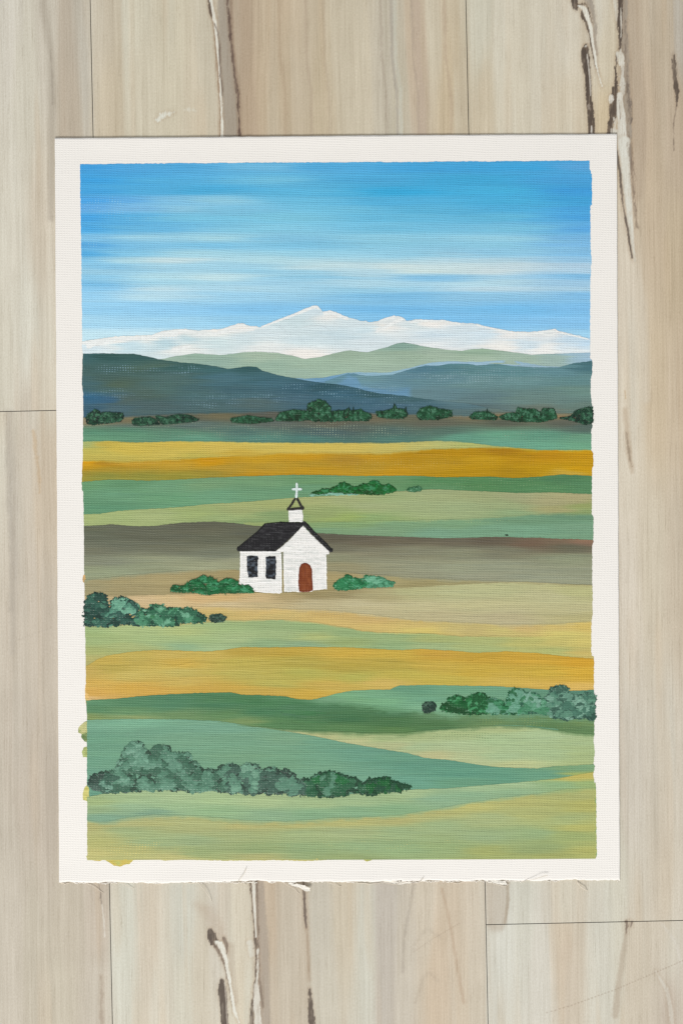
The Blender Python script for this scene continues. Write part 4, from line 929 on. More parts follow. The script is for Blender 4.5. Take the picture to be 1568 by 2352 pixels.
P15 = [(215, 1840, (164, 188, 130)), (300, 1832, (168, 196, 144)), (220, 1858, (156, 184, 134)), (300, 1855, (156, 190, 146)), (240, 1878, (136, 176, 142)), (400, 1830, (172, 198, 146)), (400, 1855, (160, 192, 142)), (500, 1835, (170, 198, 144)), (500, 1862, (152, 188, 138)), (600, 1840, (172, 196, 142)), (620, 1870, (146, 182, 140)), (720, 1845, (168, 194, 140)), (720, 1868, (140, 180, 136)), (820, 1840, (166, 194, 142)), (820, 1862, (140, 180, 136)),
       (900, 1830, (162, 190, 138)), (900, 1858, (142, 182, 134)), (950, 1822, (172, 198, 146)), (1000, 1835, (146, 184, 144)), (1080, 1825, (146, 184, 142)), (1080, 1812, (162, 192, 144)), (1180, 1815, (148, 184, 140)), (1180, 1805, (166, 194, 144)), (1280, 1802, (150, 186, 134)), (1345, 1798, (158, 186, 122)), (1320, 1786, (196, 190, 106)), (1355, 1782, (196, 190, 104)), (350, 1866, (134, 172, 138))]
P15 = [(x, y, (c[0] + -8, c[1] + -13, c[2] + -6)) for x, y, c in P15]
band('painted_mint_field', t_pg15, below(t_yg16, 6), P15, 0.095, 0.03, seed=23, ax=.22, warp=4, vary=4)

Y16 = [(215, 1900, (186, 184, 108)), (230, 1935, (190, 188, 108)), (210, 1958, (206, 192, 112)), (300, 1888, (180, 184, 112)), (350, 1884, (184, 186, 112)), (300, 1910, (160, 182, 116)), (350, 1935, (158, 182, 118)), (300, 1955, (190, 188, 110)), (400, 1968, (196, 188, 112)), (450, 1900, (172, 184, 114)), (450, 1930, (156, 180, 118)), (450, 1958, (158, 180, 110)), (550, 1893, (186, 182, 106)), (550, 1920, (164, 182, 114)), (600, 1950, (152, 176, 108)),
       (680, 1892, (188, 184, 106)), (700, 1915, (162, 184, 118)), (700, 1950, (148, 176, 112)), (800, 1888, (190, 186, 108)), (800, 1910, (164, 184, 120)), (820, 1945, (150, 180, 118)), (900, 1882, (186, 184, 108)), (920, 1910, (158, 184, 120)), (920, 1945, (150, 180, 116)), (1000, 1868, (188, 186, 108)), (1020, 1895, (160, 186, 122)), (1020, 1945, (154, 180, 112)), (1080, 1850, (198, 190, 106)), (1120, 1880, (168, 186, 118)), (1120, 1920, (156, 182, 120)),
       (1120, 1955, (166, 180, 100)), (1180, 1840, (186, 186, 106)), (1220, 1870, (178, 186, 108)), (1220, 1915, (152, 180, 116)), (1250, 1945, (154, 176, 106)), (1300, 1830, (176, 184, 106)), (1300, 1880, (166, 184, 112)), (1320, 1920, (160, 180, 104)), (1345, 1850, (188, 186, 98)), (1345, 1900, (190, 188, 100)), (1345, 1955, (188, 188, 100)), (1280, 1968, (166, 178, 98)), (800, 1970, (150, 172, 104)), (600, 1971, (180, 182, 110))]
Y16 = [(x, y, (c[0] - 4 - max(0, c[0] - 172) * .45, c[1] - 10, c[2] + 8)) for x, y, c in Y16]
band('painted_yellow_green_field', t_yg16, t_end, Y16, 0.09, 0.06, soft=(P15, 12), seed=24, ax=.25, warp=5, vary=4.5,
     dry=[(300, 1950, 140, 22, .45), (900, 1940, 300, 20, .15)], under=(210, 196, 118))


# ------------------------------------------------------------------ filled shapes, strokes and daubs
def fill(poly, step=2.6, jit=0.8, seed=0):
    """a filled outline with many inner points; returns points and triangles"""
    P = []
    n = len(poly)
    for i in range(n):
        a, b = poly[i], poly[(i + 1) % n]
        m = max(1, int(math.dist(a, b) / 1.6))
        for k in range(m):
            t = k / m
            P.append((a[0] + (b[0] - a[0]) * t, a[1] + (b[1] - a[1]) * t))
    P = np.array(P)
    jx = vn(P[:, 0] / 2.3, P[:, 1] / 2.3, seed + 1) * jit
    jy = vn(P[:, 0] / 2.3, P[:, 1] / 2.3, seed + 2) * jit
    P = P + np.stack([jx, jy], 1)
    nb = len(P)
    x0, y0 = P.min(0)
    x1, y1 = P.max(0)
    gx, gy = np.meshgrid(np.arange(x0, x1, step), np.arange(y0, y1, step))
    q = np.stack([gx.ravel(), gy.ravel()], 1) + rng.uniform(-.5, .5, (gx.size, 2))
    ins = inside(q, P)
    dmin = np.full(len(q), 1e9)
    for a in P:
        dmin = np.minimum(dmin, np.hypot(q[:, 0] - a[0], q[:, 1] - a[1]))
    q = q[ins & (dmin > step * .6)]
    allp = [Vector((float(a), float(b))) for a, b in np.concatenate([P, q])]
    edges = [(i, (i + 1) % nb) for i in range(nb)]
    v, e, f, ov, oe, of = delaunay_2d_cdt(allp, edges, [list(range(nb))], 1, 1e-6)
    v = np.array([(a.x, a.y) for a in v])
    # distance to the outline, for the rounded lip of thick paint
    d = np.full(len(v), 1e9)
    for a in P:
        d = np.minimum(d, np.hypot(v[:, 0] - a[0], v[:, 1] - a[1]))
    tri = []
    for t in f:
        if len(t) != 3:
            continue
        a, b, c = v[t[0]], v[t[1]], v[t[2]]
        ar = (b[0] - a[0]) * (c[1] - a[1]) - (b[1] - a[1]) * (c[0] - a[0])
        tri.append((t[0], t[2], t[1]) if ar > 0 else tuple(t))
    return v, np.array(tri), d


def inside(q, P):
    r = np.zeros(len(q), bool)
    n = len(P)
    j = n - 1
    for i in range(n):
        xi, yi = P[i]
        xj, yj = P[j]
        cnd = ((yi > q[:, 1]) != (yj > q[:, 1]))
        with np.errstate(divide='ignore', invalid='ignore'):
            xs = (xj - xi) * (q[:, 1] - yi) / (yj - yi + 1e-12) + xi
        r ^= cnd & (q[:, 0] < xs)
        j = i
    return r


def shape(name, poly, colfn, z, mat, parent=painting, rise=0.06, jit=.8, seed=0, dryv=0.0, under=(150, 150, 120), label=None, step=2.6):
    v, f, d = fill(poly, jit=jit, seed=seed, step=step)
    c = colfn(v[:, 0], v[:, 1], d)
    Z = z + rise * sstep(0, 2.5, d) + .02 * vn(v[:, 0] / 8, v[:, 1] / 2.5, seed + 5)
    un = np.concatenate([np.tile(lin(under) * ALB, (len(v), 1)), np.clip(np.full((len(v), 1), dryv) + 0.25 * dryv * vn(v[:, 0] / 12, v[:, 1] / 12, seed)[:, None], 0, 1)], 1)
    o = new_mesh(name, loc(v[:, 0], v[:, 1], Z), f, mat, parent, cols=pig(c), under=un)
    if label:
        o['label'] = label
    return o


def brushed(base, alt, amount=.5, sx=30, sy=3, seed=0):
    b, a = np.array(base, float), np.array(alt, float)

    def fn(x, y, d):
        m = sstep(.15 - amount, .9 - amount * .3, vn(x / sx, y / sy, seed) * .7 + vn(x / 5, y / 2, seed + 1) * .4)
        return b * (1 - m[:, None]) + a * m[:, None]
    return fn


class Blobs:
    """many separate touches of a loaded brush, gathered into one piece of paint"""
    def __init__(s):
        s.V, s.F, s.C, s.n = [], [], [], 0

    def daub(s, cx, cy, rx, ry, ang, col, z, rise=.07, rough=.22, alt=None):
        k = 16
        th = np.linspace(0, 2 * math.pi, k, endpoint=False)
        rr = 1 + rough * rng.uniform(-1, 1, k)
        ca, sa = math.cos(ang), math.sin(ang)
        xs, ys, zs, cs = [cx], [cy], [z + rise], [np.array(col, float) * (1 + rng.uniform(-.05, .12))]
        for fr, h, cv in ((.55, rise * .8, .07), (.86, rise * .45, .07), (1.0, 0, .06)):
            r_ = rr if fr > .6 else 1 + (rr - 1) * .5
            lx, ly = rx * fr * r_ * np.cos(th), ry * fr * r_ * np.sin(th)
            xs += list(cx + lx * ca - ly * sa)
            ys += list(cy + lx * sa + ly * ca)
            zs += list(z + h + rng.uniform(-.3, .3, k) * rise * .5 * (fr < .99))
            for _ in range(k):
                c = np.array(col, float)
                if alt is not None and rng.uniform() < .3:
                    c = c * .65 + np.array(alt, float) * .35
                cs.append(c * (1 + rng.uniform(-cv, cv)))
        n = s.n
        f = []
        for i in range(k):
            j = (i + 1) % k
            f.append((n, n + 1 + j, n + 1 + i))
            for r in (0, 1):
                a, b = n + 1 + r * k, n + 1 + (r + 1) * k
                f.append((a + i, a + j, b + j))
                f.append((a + i, b + j, b + i))
        s.V.append(loc(xs, ys, np.array(zs)))
        s.F += f
        s.C.append(np.array(cs))
        s.n += len(xs)

    def stroke(s, pts, w0, w1, col, z, rise=.04, var=.08):
        p = []
        for (ax_, ay_), (bx_, by_) in zip(pts[:-1], pts[1:]):
            m = max(2, int(math.hypot(bx_ - ax_, by_ - ay_) / 2.2))
            for k in range(m):
                p.append((ax_ + (bx_ - ax_) * k / m, ay_ + (by_ - ay_) * k / m))
        p.append(pts[-1])
        p = np.array(p)
        n_ = len(p)
        tg = np.gradient(p, axis=0)
        tg /= np.linalg.norm(tg, axis=1)[:, None] + 1e-9
        nm = np.stack([-tg[:, 1], tg[:, 0]], 1)
        t = np.linspace(0, 1, n_)
        w = (w0 + (w1 - w0) * t) * .5 * (1 + .16 * rng.uniform(-1, 1, n_))
        w[0] *= .55
        w[-1] *= .5
        a, b = p + nm * w[:, None], p - nm * w[:, None]
        xs = np.concatenate([a[:, 0], p[:, 0], b[:, 0]])
        ys = np.concatenate([a[:, 1], p[:, 1], b[:, 1]])
        zs = np.concatenate([np.full(n_, z), np.full(n_, z + rise), np.full(n_, z)])
        cs = np.array(col, float) * (1 + rng.uniform(-var, var, (3 * n_, 1)))
        n = s.n
        for i in range(n_ - 1):
            for r in (0, 1):
                u, v_ = n + r * n_ + i, n + (r + 1) * n_ + i
                s.F += [(u, v_, v_ + 1), (u, v_ + 1, u + 1)]
        s.V.append(loc(xs, ys, zs))
        s.C.append(cs)
        s.n += len(xs)

    def build(s, name, mat=None, parent=painting, label=None):
        V = np.concatenate(s.V)
        C = np.concatenate(s.C)
        un = np.zeros((len(V), 4))
        F = np.array(s.F)
        # every touch faces up
        e1 = V[F[:, 1]] - V[F[:, 0]]
        e2 = V[F[:, 2]] - V[F[:, 0]]
        flip = (e1[:, 0] * e2[:, 1] - e1[:, 1] * e2[:, 0]) < 0
        F[flip] = F[flip][:, [0, 2, 1]]
        o = new_mesh(name, V, F, mat or M_DAUB, parent, cols=pig(C), under=un)
        if label:
            o['label'] = label
        return o


def bush(poly, pal, size=6.0, dens=1.0, spikes=.3, label=None, base=None, zb=0.11, flat=.75, palfn=None, name='painted_bush', sxy=(1.25, .8)):
    """pal: list of (colour, weight) from the first, dark touches to the last, light ones"""
    P = np.array(poly)
    b = Blobs()
    if palfn is not None:                  # the later, softer touches are a little paler
        pf0 = palfn
        palfn = lambda x, y: [tuple(v + 9 for v in c_) for c_ in pf0(x, y)]
    x0, y0 = P.min(0)
    x1, y1 = P.max(0)
    area_ = 0.5 * abs(np.dot(P[:, 0], np.roll(P[:, 1], 1)) - np.dot(P[:, 1], np.roll(P[:, 0], 1)))
    n = int(area_ / (size * size) * 2.3 * dens) + 6
    got = 0
    tries = 0
    z = zb
    # the first coat follows the outline
    cen = np.array([(x0 + x1) / 2, (y0 + y1) / 2])
    for i in range(len(P)):
        a, c = P[i], P[(i + 1) % len(P)]
        m = max(1, int(math.dist(a, c) / (size * .5)))
        for k in range(m):
            q = a + (c - a) * (k / m)
            inn = q + (np.array([np.clip(q[0], x0 + size, x1 - size), cen[1] * .35 + q[1] * .65]) - q) * .3
            pl = pal if palfn is None else palfn(inn[0], inn[1])
            colr = pl[0] if (q[1] > cen[1] or rng.uniform() < .2) and q[1] > y0 + 3 else pl[rng.integers(1, len(pl))]
            b.daub(inn[0], inn[1], size * .62 * rng.uniform(.35, 1.3), size * .5 * rng.uniform(.35, 1.3), rng.uniform(-.6, .6), colr, z, rise=.04, rough=.55)
            if rng.uniform() < .5:
                q2 = q + rng.normal(0, size * .22, 2)
                b.daub(q2[0], q2[1], size * rng.uniform(.12, .3), size * rng.uniform(.1, .25), rng.uniform(-1, 1), pl[rng.integers(0, len(pl))], z + .01, rise=.03, rough=.5)
    for k0 in range(int(area_ / (size * size) * 2.6)):
        q = np.array([[rng.uniform(x0, x1), rng.uniform(y0, y1)]])
        if inside(q, P)[0]:
            pl = pal if palfn is None else palfn(q[0][0], q[0][1])
            b.daub(q[0][0], q[0][1], size * .9, size * .6, rng.normal(0, .4), pl[0], z + .02, rise=.03, rough=.3)
    while got < n and tries < n * 30:
        tries += 1
        q = np.array([[rng.uniform(x0, x1), rng.uniform(y0, y1)]])
        if not inside(q, P)[0]:
            continue
        qx, qy = q[0]
        t = got / n
        pl = pal if palfn is None else palfn(qx, qy)
        # clumps: light touches gather in some places and leave dark gaps in others
        cl = vn(qx / (size * 2.2), qy / (size * 1.7), int(x0)) * 1.25
        up = 1 - (qy - y0) / (y1 - y0 + 1e-6)
        got += 1
        lv = .42 + .42 * cl + .35 * (up - .45) + rng.uniform(-.12, .12)
        if lv < .2:
            continue
        k = int(np.clip(lv * len(pl), 0, len(pl) - 1))
        sz = size * rng.uniform(.5, 1.2)
        if not inside(np.array([[qx, qy - sz * .5], [qx - sz * .8, qy], [qx + sz * .8, qy], [qx, qy + sz * .5]]), P).all():
            sz *= .5
        z = zb + .05 + .12 * t
        b.daub(qx, qy, sz * sxy[0] * rng.uniform(.7, 1.15), sz * sxy[1] * rng.uniform(.6, 1.1), rng.normal(-.1, .55), pl[k], z, rise=.06, rough=.35, alt=pl[max(0, k - 1)])
    # dry bristle marks along the upper outline
    for _ in range(int(spikes * (x1 - x0))):
        x = rng.uniform(x0, x1)
        ys = []
        for i in range(len(P)):
            a, c = P[i], P[(i + 1) % len(P)]
            if (a[0] - x) * (c[0] - x) < 0:
                ys.append(a[1] + (c[1] - a[1]) * (x - a[0]) / (c[0] - a[0]))
        if len(ys) < 2:
            continue
        yt = min(ys) if rng.uniform() < .75 else max(ys)
        sg = -1 if yt == min(ys) else 1
        pl = pal if palfn is None else palfn(x, yt)
        dx = rng.normal(0, 2.0)
        b.stroke([(x, yt - sg * 2), (x + dx, yt + sg * rng.uniform(.6, 1.4 + size * .45))], 1.9, .7, pl[rng.integers(0, len(pl))], z + .02, rise=.02)
    return b.build(name, label=label)


# ---- touches of white along the snow ridges
b = Blobs()
wht = (233, 236, 234)
for pts, w0, w1 in [
    ([(600, 751), (648, 733), (690, 717), (722, 704)], 2, 4), ([(715, 706), (727, 703), (733, 709)], 4, 3), ([(742, 719), (757, 716), (770, 719), (790, 728), (800, 731)], 5, 4),
    ([(862, 762), (885, 750), (912, 736), (924, 731)], 2.5, 5), ([(872, 736), (890, 731), (908, 727)], 2, 4), ([(940, 741), (960, 736), (985, 737)], 2, 3), ([(985, 737), (1020, 737), (1058, 744)], 3, 2),
    ([(1093, 746), (1133, 755), (1175, 763)], 2, 2.5), ([(1180, 766), (1215, 767), (1240, 762), (1273, 758)], 3, 3.5), ([(1240, 766), (1262, 770), (1276, 765)], 2, 3), ([(1284, 764), (1322, 772), (1350, 779)], 2, 1.5),
    ([(515, 757), (540, 749), (556, 745), (575, 751)], 2, 2), ([(500, 762), (540, 758), (585, 756)], 4, 3), ([(374, 763), (400, 759), (422, 758), (450, 762)], 3, 3), ([(300, 776), (345, 774), (375, 766), (410, 764)], 4, 6),
    ([(195, 786), (230, 782), (273, 777), (320, 776)], 5, 4), ([(395, 802), (420, 797), (440, 792)], 5, 3), ([(200, 795), (215, 789), (240, 786)], 6, 3), ([(450, 768), (480, 766), (505, 765)], 3, 3)]:
    b.stroke([(x, y + w0 * .45) for x, y in pts], w0 * 1.9, w1 * 1.8, wht, 0.112, rise=.006, var=.02)
for pts in [[(690, 755), (715, 748), (740, 750), (760, 760)], [(765, 760), (768, 740)], [(772, 762), (774, 745)], [(650, 752), (656, 764)], [(640, 748), (648, 758)], [(700, 740), (730, 722), (738, 716)]]:
    b.stroke(pts, 1.4, 1.0, (216, 227, 230), 0.12, rise=.035, var=.02)
b.build('painted_snow_highlight', mat=M_WALLP)

# ---- far row of bushes
FAR = [(30, 50, 42), (36, 66, 50), (46, 84, 62), (66, 108, 84), (38, 60, 50)]
FAR2 = [(26, 54, 38), (36, 74, 50), (46, 92, 64), (72, 118, 92), (36, 70, 50)]
far_list = [
    (A([(65, 750), (85, 712), (118, 688), (142, 700), (148, 722), (160, 710), (205, 708), (272, 720), (280, 745), (262, 768), (180, 785), (100, 790), (70, 778)]), FAR, 'dark bush at the left edge of the far row'),
    (A([(326, 765), (345, 745), (430, 738), (465, 760), (480, 782), (380, 792), (340, 785)]), FAR, None),
    (A([(462, 728), (520, 740), (570, 728), (600, 720), (655, 730), (705, 758), (690, 766), (600, 780), (500, 782), (470, 750)]), FAR, None),
    (A([(888, 755), (930, 738), (990, 724), (1050, 740), (1120, 748), (1130, 762), (1010, 778), (900, 768)]), FAR2, None),
    (A([(1145, 750), (1170, 708), (1250, 698), (1330, 700), (1350, 720), (1360, 760), (1260, 768), (1150, 762)]), FAR2, None),
    (A([(1322, 700), (1330, 660), (1360, 645), (1390, 634), (1430, 650), (1460, 690), (1450, 740), (1440, 770), (1360, 772), (1330, 760)]), FAR2, 'tallest round tree of the far row'),
    (A([(1440, 720), (1480, 705), (1530, 702), (1560, 690), (1568, 700), (1600, 702), (1625, 695), (1655, 712), (1680, 725), (1690, 745), (1670, 770), (1560, 768), (1450, 768)]), FAR2, None),
    (B([(290, 710), (340, 705), (385, 690), (395, 665), (410, 690), (455, 692), (470, 735), (440, 755), (350, 752), (300, 735)]), FAR2, None),
    (B([(520, 735), (540, 692), (590, 672), (650, 690), (720, 705), (722, 735), (640, 760), (540, 762)]), FAR2, None),
    (B([(822, 740), (850, 712), (920, 705), (980, 735), (970, 758), (840, 755)]), FAR2, None),
    (B([(990, 745), (1030, 720), (1085, 712), (1095, 680), (1130, 690), (1190, 690), (1230, 715), (1240, 685), (1300, 688), (1320, 745), (1230, 770), (1110, 775), (1010, 760)]), FAR2, None),
    (B([(1335, 745), (1400, 735), (1420, 705), (1470, 680), (1520, 678), (1524, 780), (1480, 795), (1420, 770)]), FAR, 'dark bush at the right edge of the far row'),
]
for poly, pal, lb in far_list:
    cy_ = sum(p[1] for p in poly) / len(poly)
    poly = [(x, cy_ + (y - cy_) * .86 + rng.uniform(-1.6, 1.6)) for x, y in poly]
    bush(poly, pal, size=3.3, spikes=1.1, label=lb, dens=1.2, sxy=(.75, 1.05))
b = Blobs()
for x, y0_, y1_ in [(777, 955, 943), (800, 952, 937), (811, 952, 937), (822, 955, 946), (905, 944, 929), (931, 948, 937), (764, 955, 946), (866, 956, 947), (1117, 950, 941), (790, 956, 944)]:
    b = Blobs()
    b.stroke([(x, y0_), (x + rng.uniform(-.6, .6), y1_ - 2)], 4.2, 2.2, (30, 54, 42), .3, rise=.05)
    b.build('painted_cypress', label='thin dark upright tree painted in the far row')

# ---- bush beside the steeple, with the teal rubbed in below it
b = Blobs()
for x in np.arange(716, 838, 5.5):
    b.daub(x, 1136 - (x - 716) * .02 + rng.uniform(-1.5, 1.5), 7, 2.6, 0, (132, 178, 158), .105, rise=.02, rough=.4)
b.build('painted_teal_drybrush', mat=M_PAINT)
GRN = [(24, 72, 34), (26, 92, 44), (34, 108, 54), (62, 128, 86), (22, 84, 38)]
bush([(716, 1134), (728, 1130), (742, 1125), (758, 1123), (774, 1117), (780, 1110), (788, 1108), (800, 1113), (812, 1120), (822, 1118), (832, 1112), (842, 1112), (856, 1104), (868, 1106), (872, 1114), (884, 1116), (892, 1112), (902, 1120), (910, 1127), (890, 1133), (870, 1136), (840, 1135), (800, 1133), (760, 1130), (735, 1135)],
     GRN, size=4.2, spikes=.1, label='bright green bush right of the steeple', sxy=(1.4, .7))
bush([(934, 1125), (940, 1121), (950, 1120), (960, 1117), (968, 1123), (964, 1128), (950, 1130), (938, 1129)], [(50, 96, 62), (66, 118, 82), (96, 144, 112)], size=2.6, spikes=.5)
b = Blobs()
b.daub(1162, 1229, 4.6, 1.8, .05, (24, 52, 34), .11, rise=.1)
b.build('paint_speck')

# ---- bushes beside the chapel
GR3 = [(30, 84, 50), (36, 98, 58), (44, 116, 72), (66, 142, 100), (34, 92, 54)]
bush(A7([(546, 938), (560, 918), (590, 920), (610, 925), (650, 905), (668, 885), (700, 880), (735, 856), (752, 880), (770, 865), (785, 885), (805, 885), (815, 905), (850, 885), (880, 876), (915, 890), (935, 918), (955, 925), (985, 912), (1010, 935), (1018, 955), (950, 955), (850, 955), (760, 966), (650, 950), (560, 952)]),
     GR3, size=5.0, spikes=.12, label='green bush in front of the chapel, left of it', sxy=(1.7, .7), zb=.3)


def rb(x, y): return [(28, 88, 50), (34, 104, 62), (46, 120, 76), (70, 142, 104)] if x < 838 + rng.uniform(-16, 16) else [(58, 118, 84), (82, 146, 112), (104, 164, 132)]


bush(D([(42, 838), (70, 812), (100, 800), (120, 782), (145, 800), (200, 806), (215, 788), (260, 792), (300, 800), (320, 815), (358, 822), (355, 842), (250, 848), (180, 850), (120, 862), (60, 860)]),
     GR3, size=4.8, spikes=.08, palfn=rb, label='green bush right of the chapel', sxy=(1.5, .75))


# ---- bush at the left edge, mid picture
def lb_(x, y):
    if x < 250: return [(28, 52, 46), (36, 68, 58), (48, 88, 74), (66, 112, 92), (34, 60, 52)]
    if x < 320: return [(32, 58, 50), (46, 84, 72), (78, 130, 108), (104, 158, 132), (44, 78, 66)]
    return [(32, 64, 50), (46, 96, 70), (72, 130, 98), (102, 156, 126), (52, 110, 72)]


bush(E([(62, 292), (62, 160), (75, 125), (130, 103), (175, 125), (185, 165), (180, 195), (215, 185), (212, 145), (235, 130), (300, 133), (360, 170), (380, 198), (420, 203), (440, 172), (500, 175), (515, 195), (560, 190), (620, 200), (650, 185), (690, 215), (740, 240), (745, 265), (680, 276), (640, 267), (540, 288), (400, 285), (300, 278), (180, 292), (100, 288)]),
     FAR, size=8.0, spikes=.45, palfn=lb_, label='long dark teal bush at the left edge', sxy=(1.25, .8))
bush(E([(765, 250), (772, 230), (800, 224), (830, 225), (862, 240), (845, 265), (800, 270), (775, 262)]), [(44, 66, 56), (66, 94, 80), (84, 112, 96)], size=4.4, spikes=.3)

# ---- bushes on the right, below the golden field
bush(G_([(553, 758), (560, 738), (580, 728), (612, 724), (628, 740), (625, 770), (590, 784), (562, 778)]), [(40, 62, 52), (58, 86, 72), (78, 106, 88)], size=5, spikes=.2, label='small dark bush left of the long right bush')


def rr_(x, y):
    if x < 1120: return [(18, 66, 34), (26, 82, 42), (38, 104, 56), (62, 132, 86), (24, 74, 38)]
    if x < 1195: return [(24, 74, 44), (40, 104, 64), (64, 128, 90), (96, 146, 122), (36, 88, 54)]
    if x < 1255: return [(40, 84, 64), (66, 124, 90), (88, 142, 112), (112, 154, 134), (56, 112, 78)]
    return [(44, 76, 64), (66, 108, 90), (84, 128, 106), (112, 152, 132), (50, 84, 70), (94, 136, 116)]


bush(G_([(660, 765), (672, 745), (695, 735), (705, 705), (750, 690), (790, 705), (810, 705), (830, 690), (880, 676), (910, 690), (925, 708), (960, 706), (1010, 725), (1040, 728), (1045, 700), (1050, 668), (1085, 648), (1120, 658), (1140, 685), (1165, 672), (1210, 685), (1215, 712), (1250, 712), (1270, 690), (1285, 652), (1320, 636), (1350, 628), (1375, 645), (1395, 680), (1450, 692), (1500, 672), (1531, 690), (1533, 828), (1450, 812), (1400, 820), (1330, 820), (1290, 795), (1180, 790), (1000, 785), (900, 785), (820, 795), (700, 778)]),
     FAR, size=8.5, spikes=.5, palfn=rr_, label='long bush at the right edge below the golden field', dens=1.15)


# ---- long bush near the bottom
def bb_(x, y):
    if x < 520:
        if x < 262 and y > 1775: return [(40, 60, 52), (48, 70, 60), (64, 90, 78), (110, 152, 130)] if x < 235 else [(56, 90, 74), (98, 140, 120), (118, 160, 138)]
        return [(44, 68, 54), (60, 98, 78), (80, 122, 100), (92, 134, 112), (104, 146, 124)]
    if x < 700: return [(44, 64, 54), (60, 90, 76), (84, 126, 104), (104, 146, 122)]
    if x < 840: return [(32, 62, 44), (38, 84, 56), (48, 94, 66), (78, 122, 98), (30, 92, 48)]
    return [(26, 62, 40), (28, 86, 44), (36, 72, 52), (52, 100, 70)]


bush(H([(65, 320), (80, 285), (130, 272), (180, 265), (190, 240), (215, 200), (222, 165), (250, 138), (290, 132), (315, 160), (328, 200), (340, 200), (345, 165), (380, 142), (420, 155), (440, 182), (510, 180), (520, 210), (550, 230), (565, 262), (610, 258), (640, 264), (660, 240), (710, 230), (740, 252), (770, 230), (810, 238), (830, 260), (890, 250), (920, 272), (945, 258), (975, 280), (1000, 310), (1050, 305), (1085, 280), (1150, 270), (1200, 285), (1250, 302), (1290, 328), (1318, 305), (1370, 302), (1400, 295), (1420, 318), (1500, 343), (1430, 354), (1330, 365), (1250, 362), (1180, 372), (1100, 376), (980, 368), (850, 360), (790, 365), (700, 358), (620, 345), (550, 355), (450, 345), (330, 345), (260, 352), (200, 356), (120, 350), (80, 338)]),
     FAR, size=9.5, spikes=.4, palfn=bb_, label='longest bush, grey green fading to dark green, near the bottom', dens=1.2)

# ------------------------------------------------------------------ chapel
chapel = bpy.data.objects.new('painted_chapel', None)
COL.objects.link(chapel)
chapel.parent = painting
chapel['label'] = 'little white chapel with a black roof and brown door painted in the middle of the picture'
W1 = brushed((238, 236, 232), (214, 216, 212), .35, 22, 2.5, 5)
shape('side_wall', CH([(292, 796), (480, 796), (718, 796), (724, 1000), (728, 1222), (706, 1240), (560, 1228), (430, 1205), (360, 1180), (280, 1135), (288, 1000)]), W1, .12, M_WALLP, chapel, seed=31, dryv=.16, under=(180, 172, 140), jit=1.1)
shape('front_wall', CH([(668, 792), (740, 740), (800, 682), (945, 528), (1010, 600), (1110, 700), (1222, 795), (1222, 822), (1190, 830), (1192, 1000), (1196, 1192), (1100, 1200), (1050, 1205), (1040, 1215), (900, 1222), (800, 1222), (752, 1225), (745, 1100), (742, 805), (720, 805)]),
      W1, .13, M_WALLP, chapel, seed=32, dryv=.12, under=(180, 172, 140), jit=1.1)
shape('roof', CH([(252, 775), (262, 752), (300, 735), (450, 610), (545, 508), (640, 498), (700, 490), (800, 493), (930, 495), (955, 483), (975, 490), (1010, 525), (1090, 620), (1190, 708), (1232, 758), (1256, 770), (1256, 806), (1225, 808), (1110, 692), (1020, 600), (948, 530), (870, 605), (780, 690), (720, 745), (660, 797), (480, 796), (262, 797)]),
      brushed((38, 37, 39), (62, 62, 64), .25, 14, 2.2, 8), .17, M_DARKP, chapel, seed=33, jit=.6)
bl = brushed((30, 31, 35), (88, 98, 108), .45, 6, 3.4, 12)
shape('window', CH([(360, 850), (400, 842), (470, 848), (484, 870), (474, 900), (474, 1065), (430, 1070), (378, 1070), (362, 1000)]), bl, .24, M_DARKP, chapel, seed=34, step=2)
shape('window', CH([(558, 856), (600, 848), (660, 850), (666, 900), (664, 1040), (656, 1092), (600, 1084), (570, 1086), (552, 1060), (560, 1000)]), bl, .24, M_DARKP, chapel, seed=35, step=2)


def doorc(x, y, d):
    m = sstep(1.5, 6, d) * (.55 + .45 * vn(x / 2.4, y / 9, 3))
    return np.array([114, 54, 28.]) * (1 - m[:, None]) + np.array([142, 80, 48.]) * m[:, None]


shape('door', CH([(906, 1220), (898, 1140), (900, 1050), (908, 970), (928, 930), (958, 918), (990, 922), (1018, 942), (1040, 985), (1045, 1100), (1050, 1205), (1000, 1222), (950, 1224)]), doorc, .24, M_DAUB, chapel, seed=36, step=2, jit=.5)
shape('steeple', CH([(794, 370), (860, 364), (940, 366), (948, 430), (944, 492), (870, 490), (802, 492), (796, 430)]), W1, .19, M_WALLP, chapel, seed=37, jit=.5)
b = Blobs()
for p in ([(783, 362), (800, 345), (830, 305), (852, 265), (870, 243)], [(882, 243), (905, 285), (925, 325), (956, 352)], [(776, 362), (840, 358), (900, 350), (958, 352)]):
    b.stroke(CH(p), 5.2, 5.4, (50, 48, 46), .26 + .01 * p[0][0] / 800, rise=.06)
b.build('steeple_cap', mat=M_DARKP, parent=chapel)
b = Blobs()
b.stroke(CH([(880, 82), (882, 120), (880, 180), (875, 242)]), 5.2, 5.6, (214, 226, 224), .2, rise=.06, var=.04)
b.stroke(CH([(830, 150), (880, 149), (935, 150)]), 4.8, 5.2, (214, 226, 224), .215, rise=.06, var=.04)
b.build('cross', mat=M_WALLP, parent=chapel)
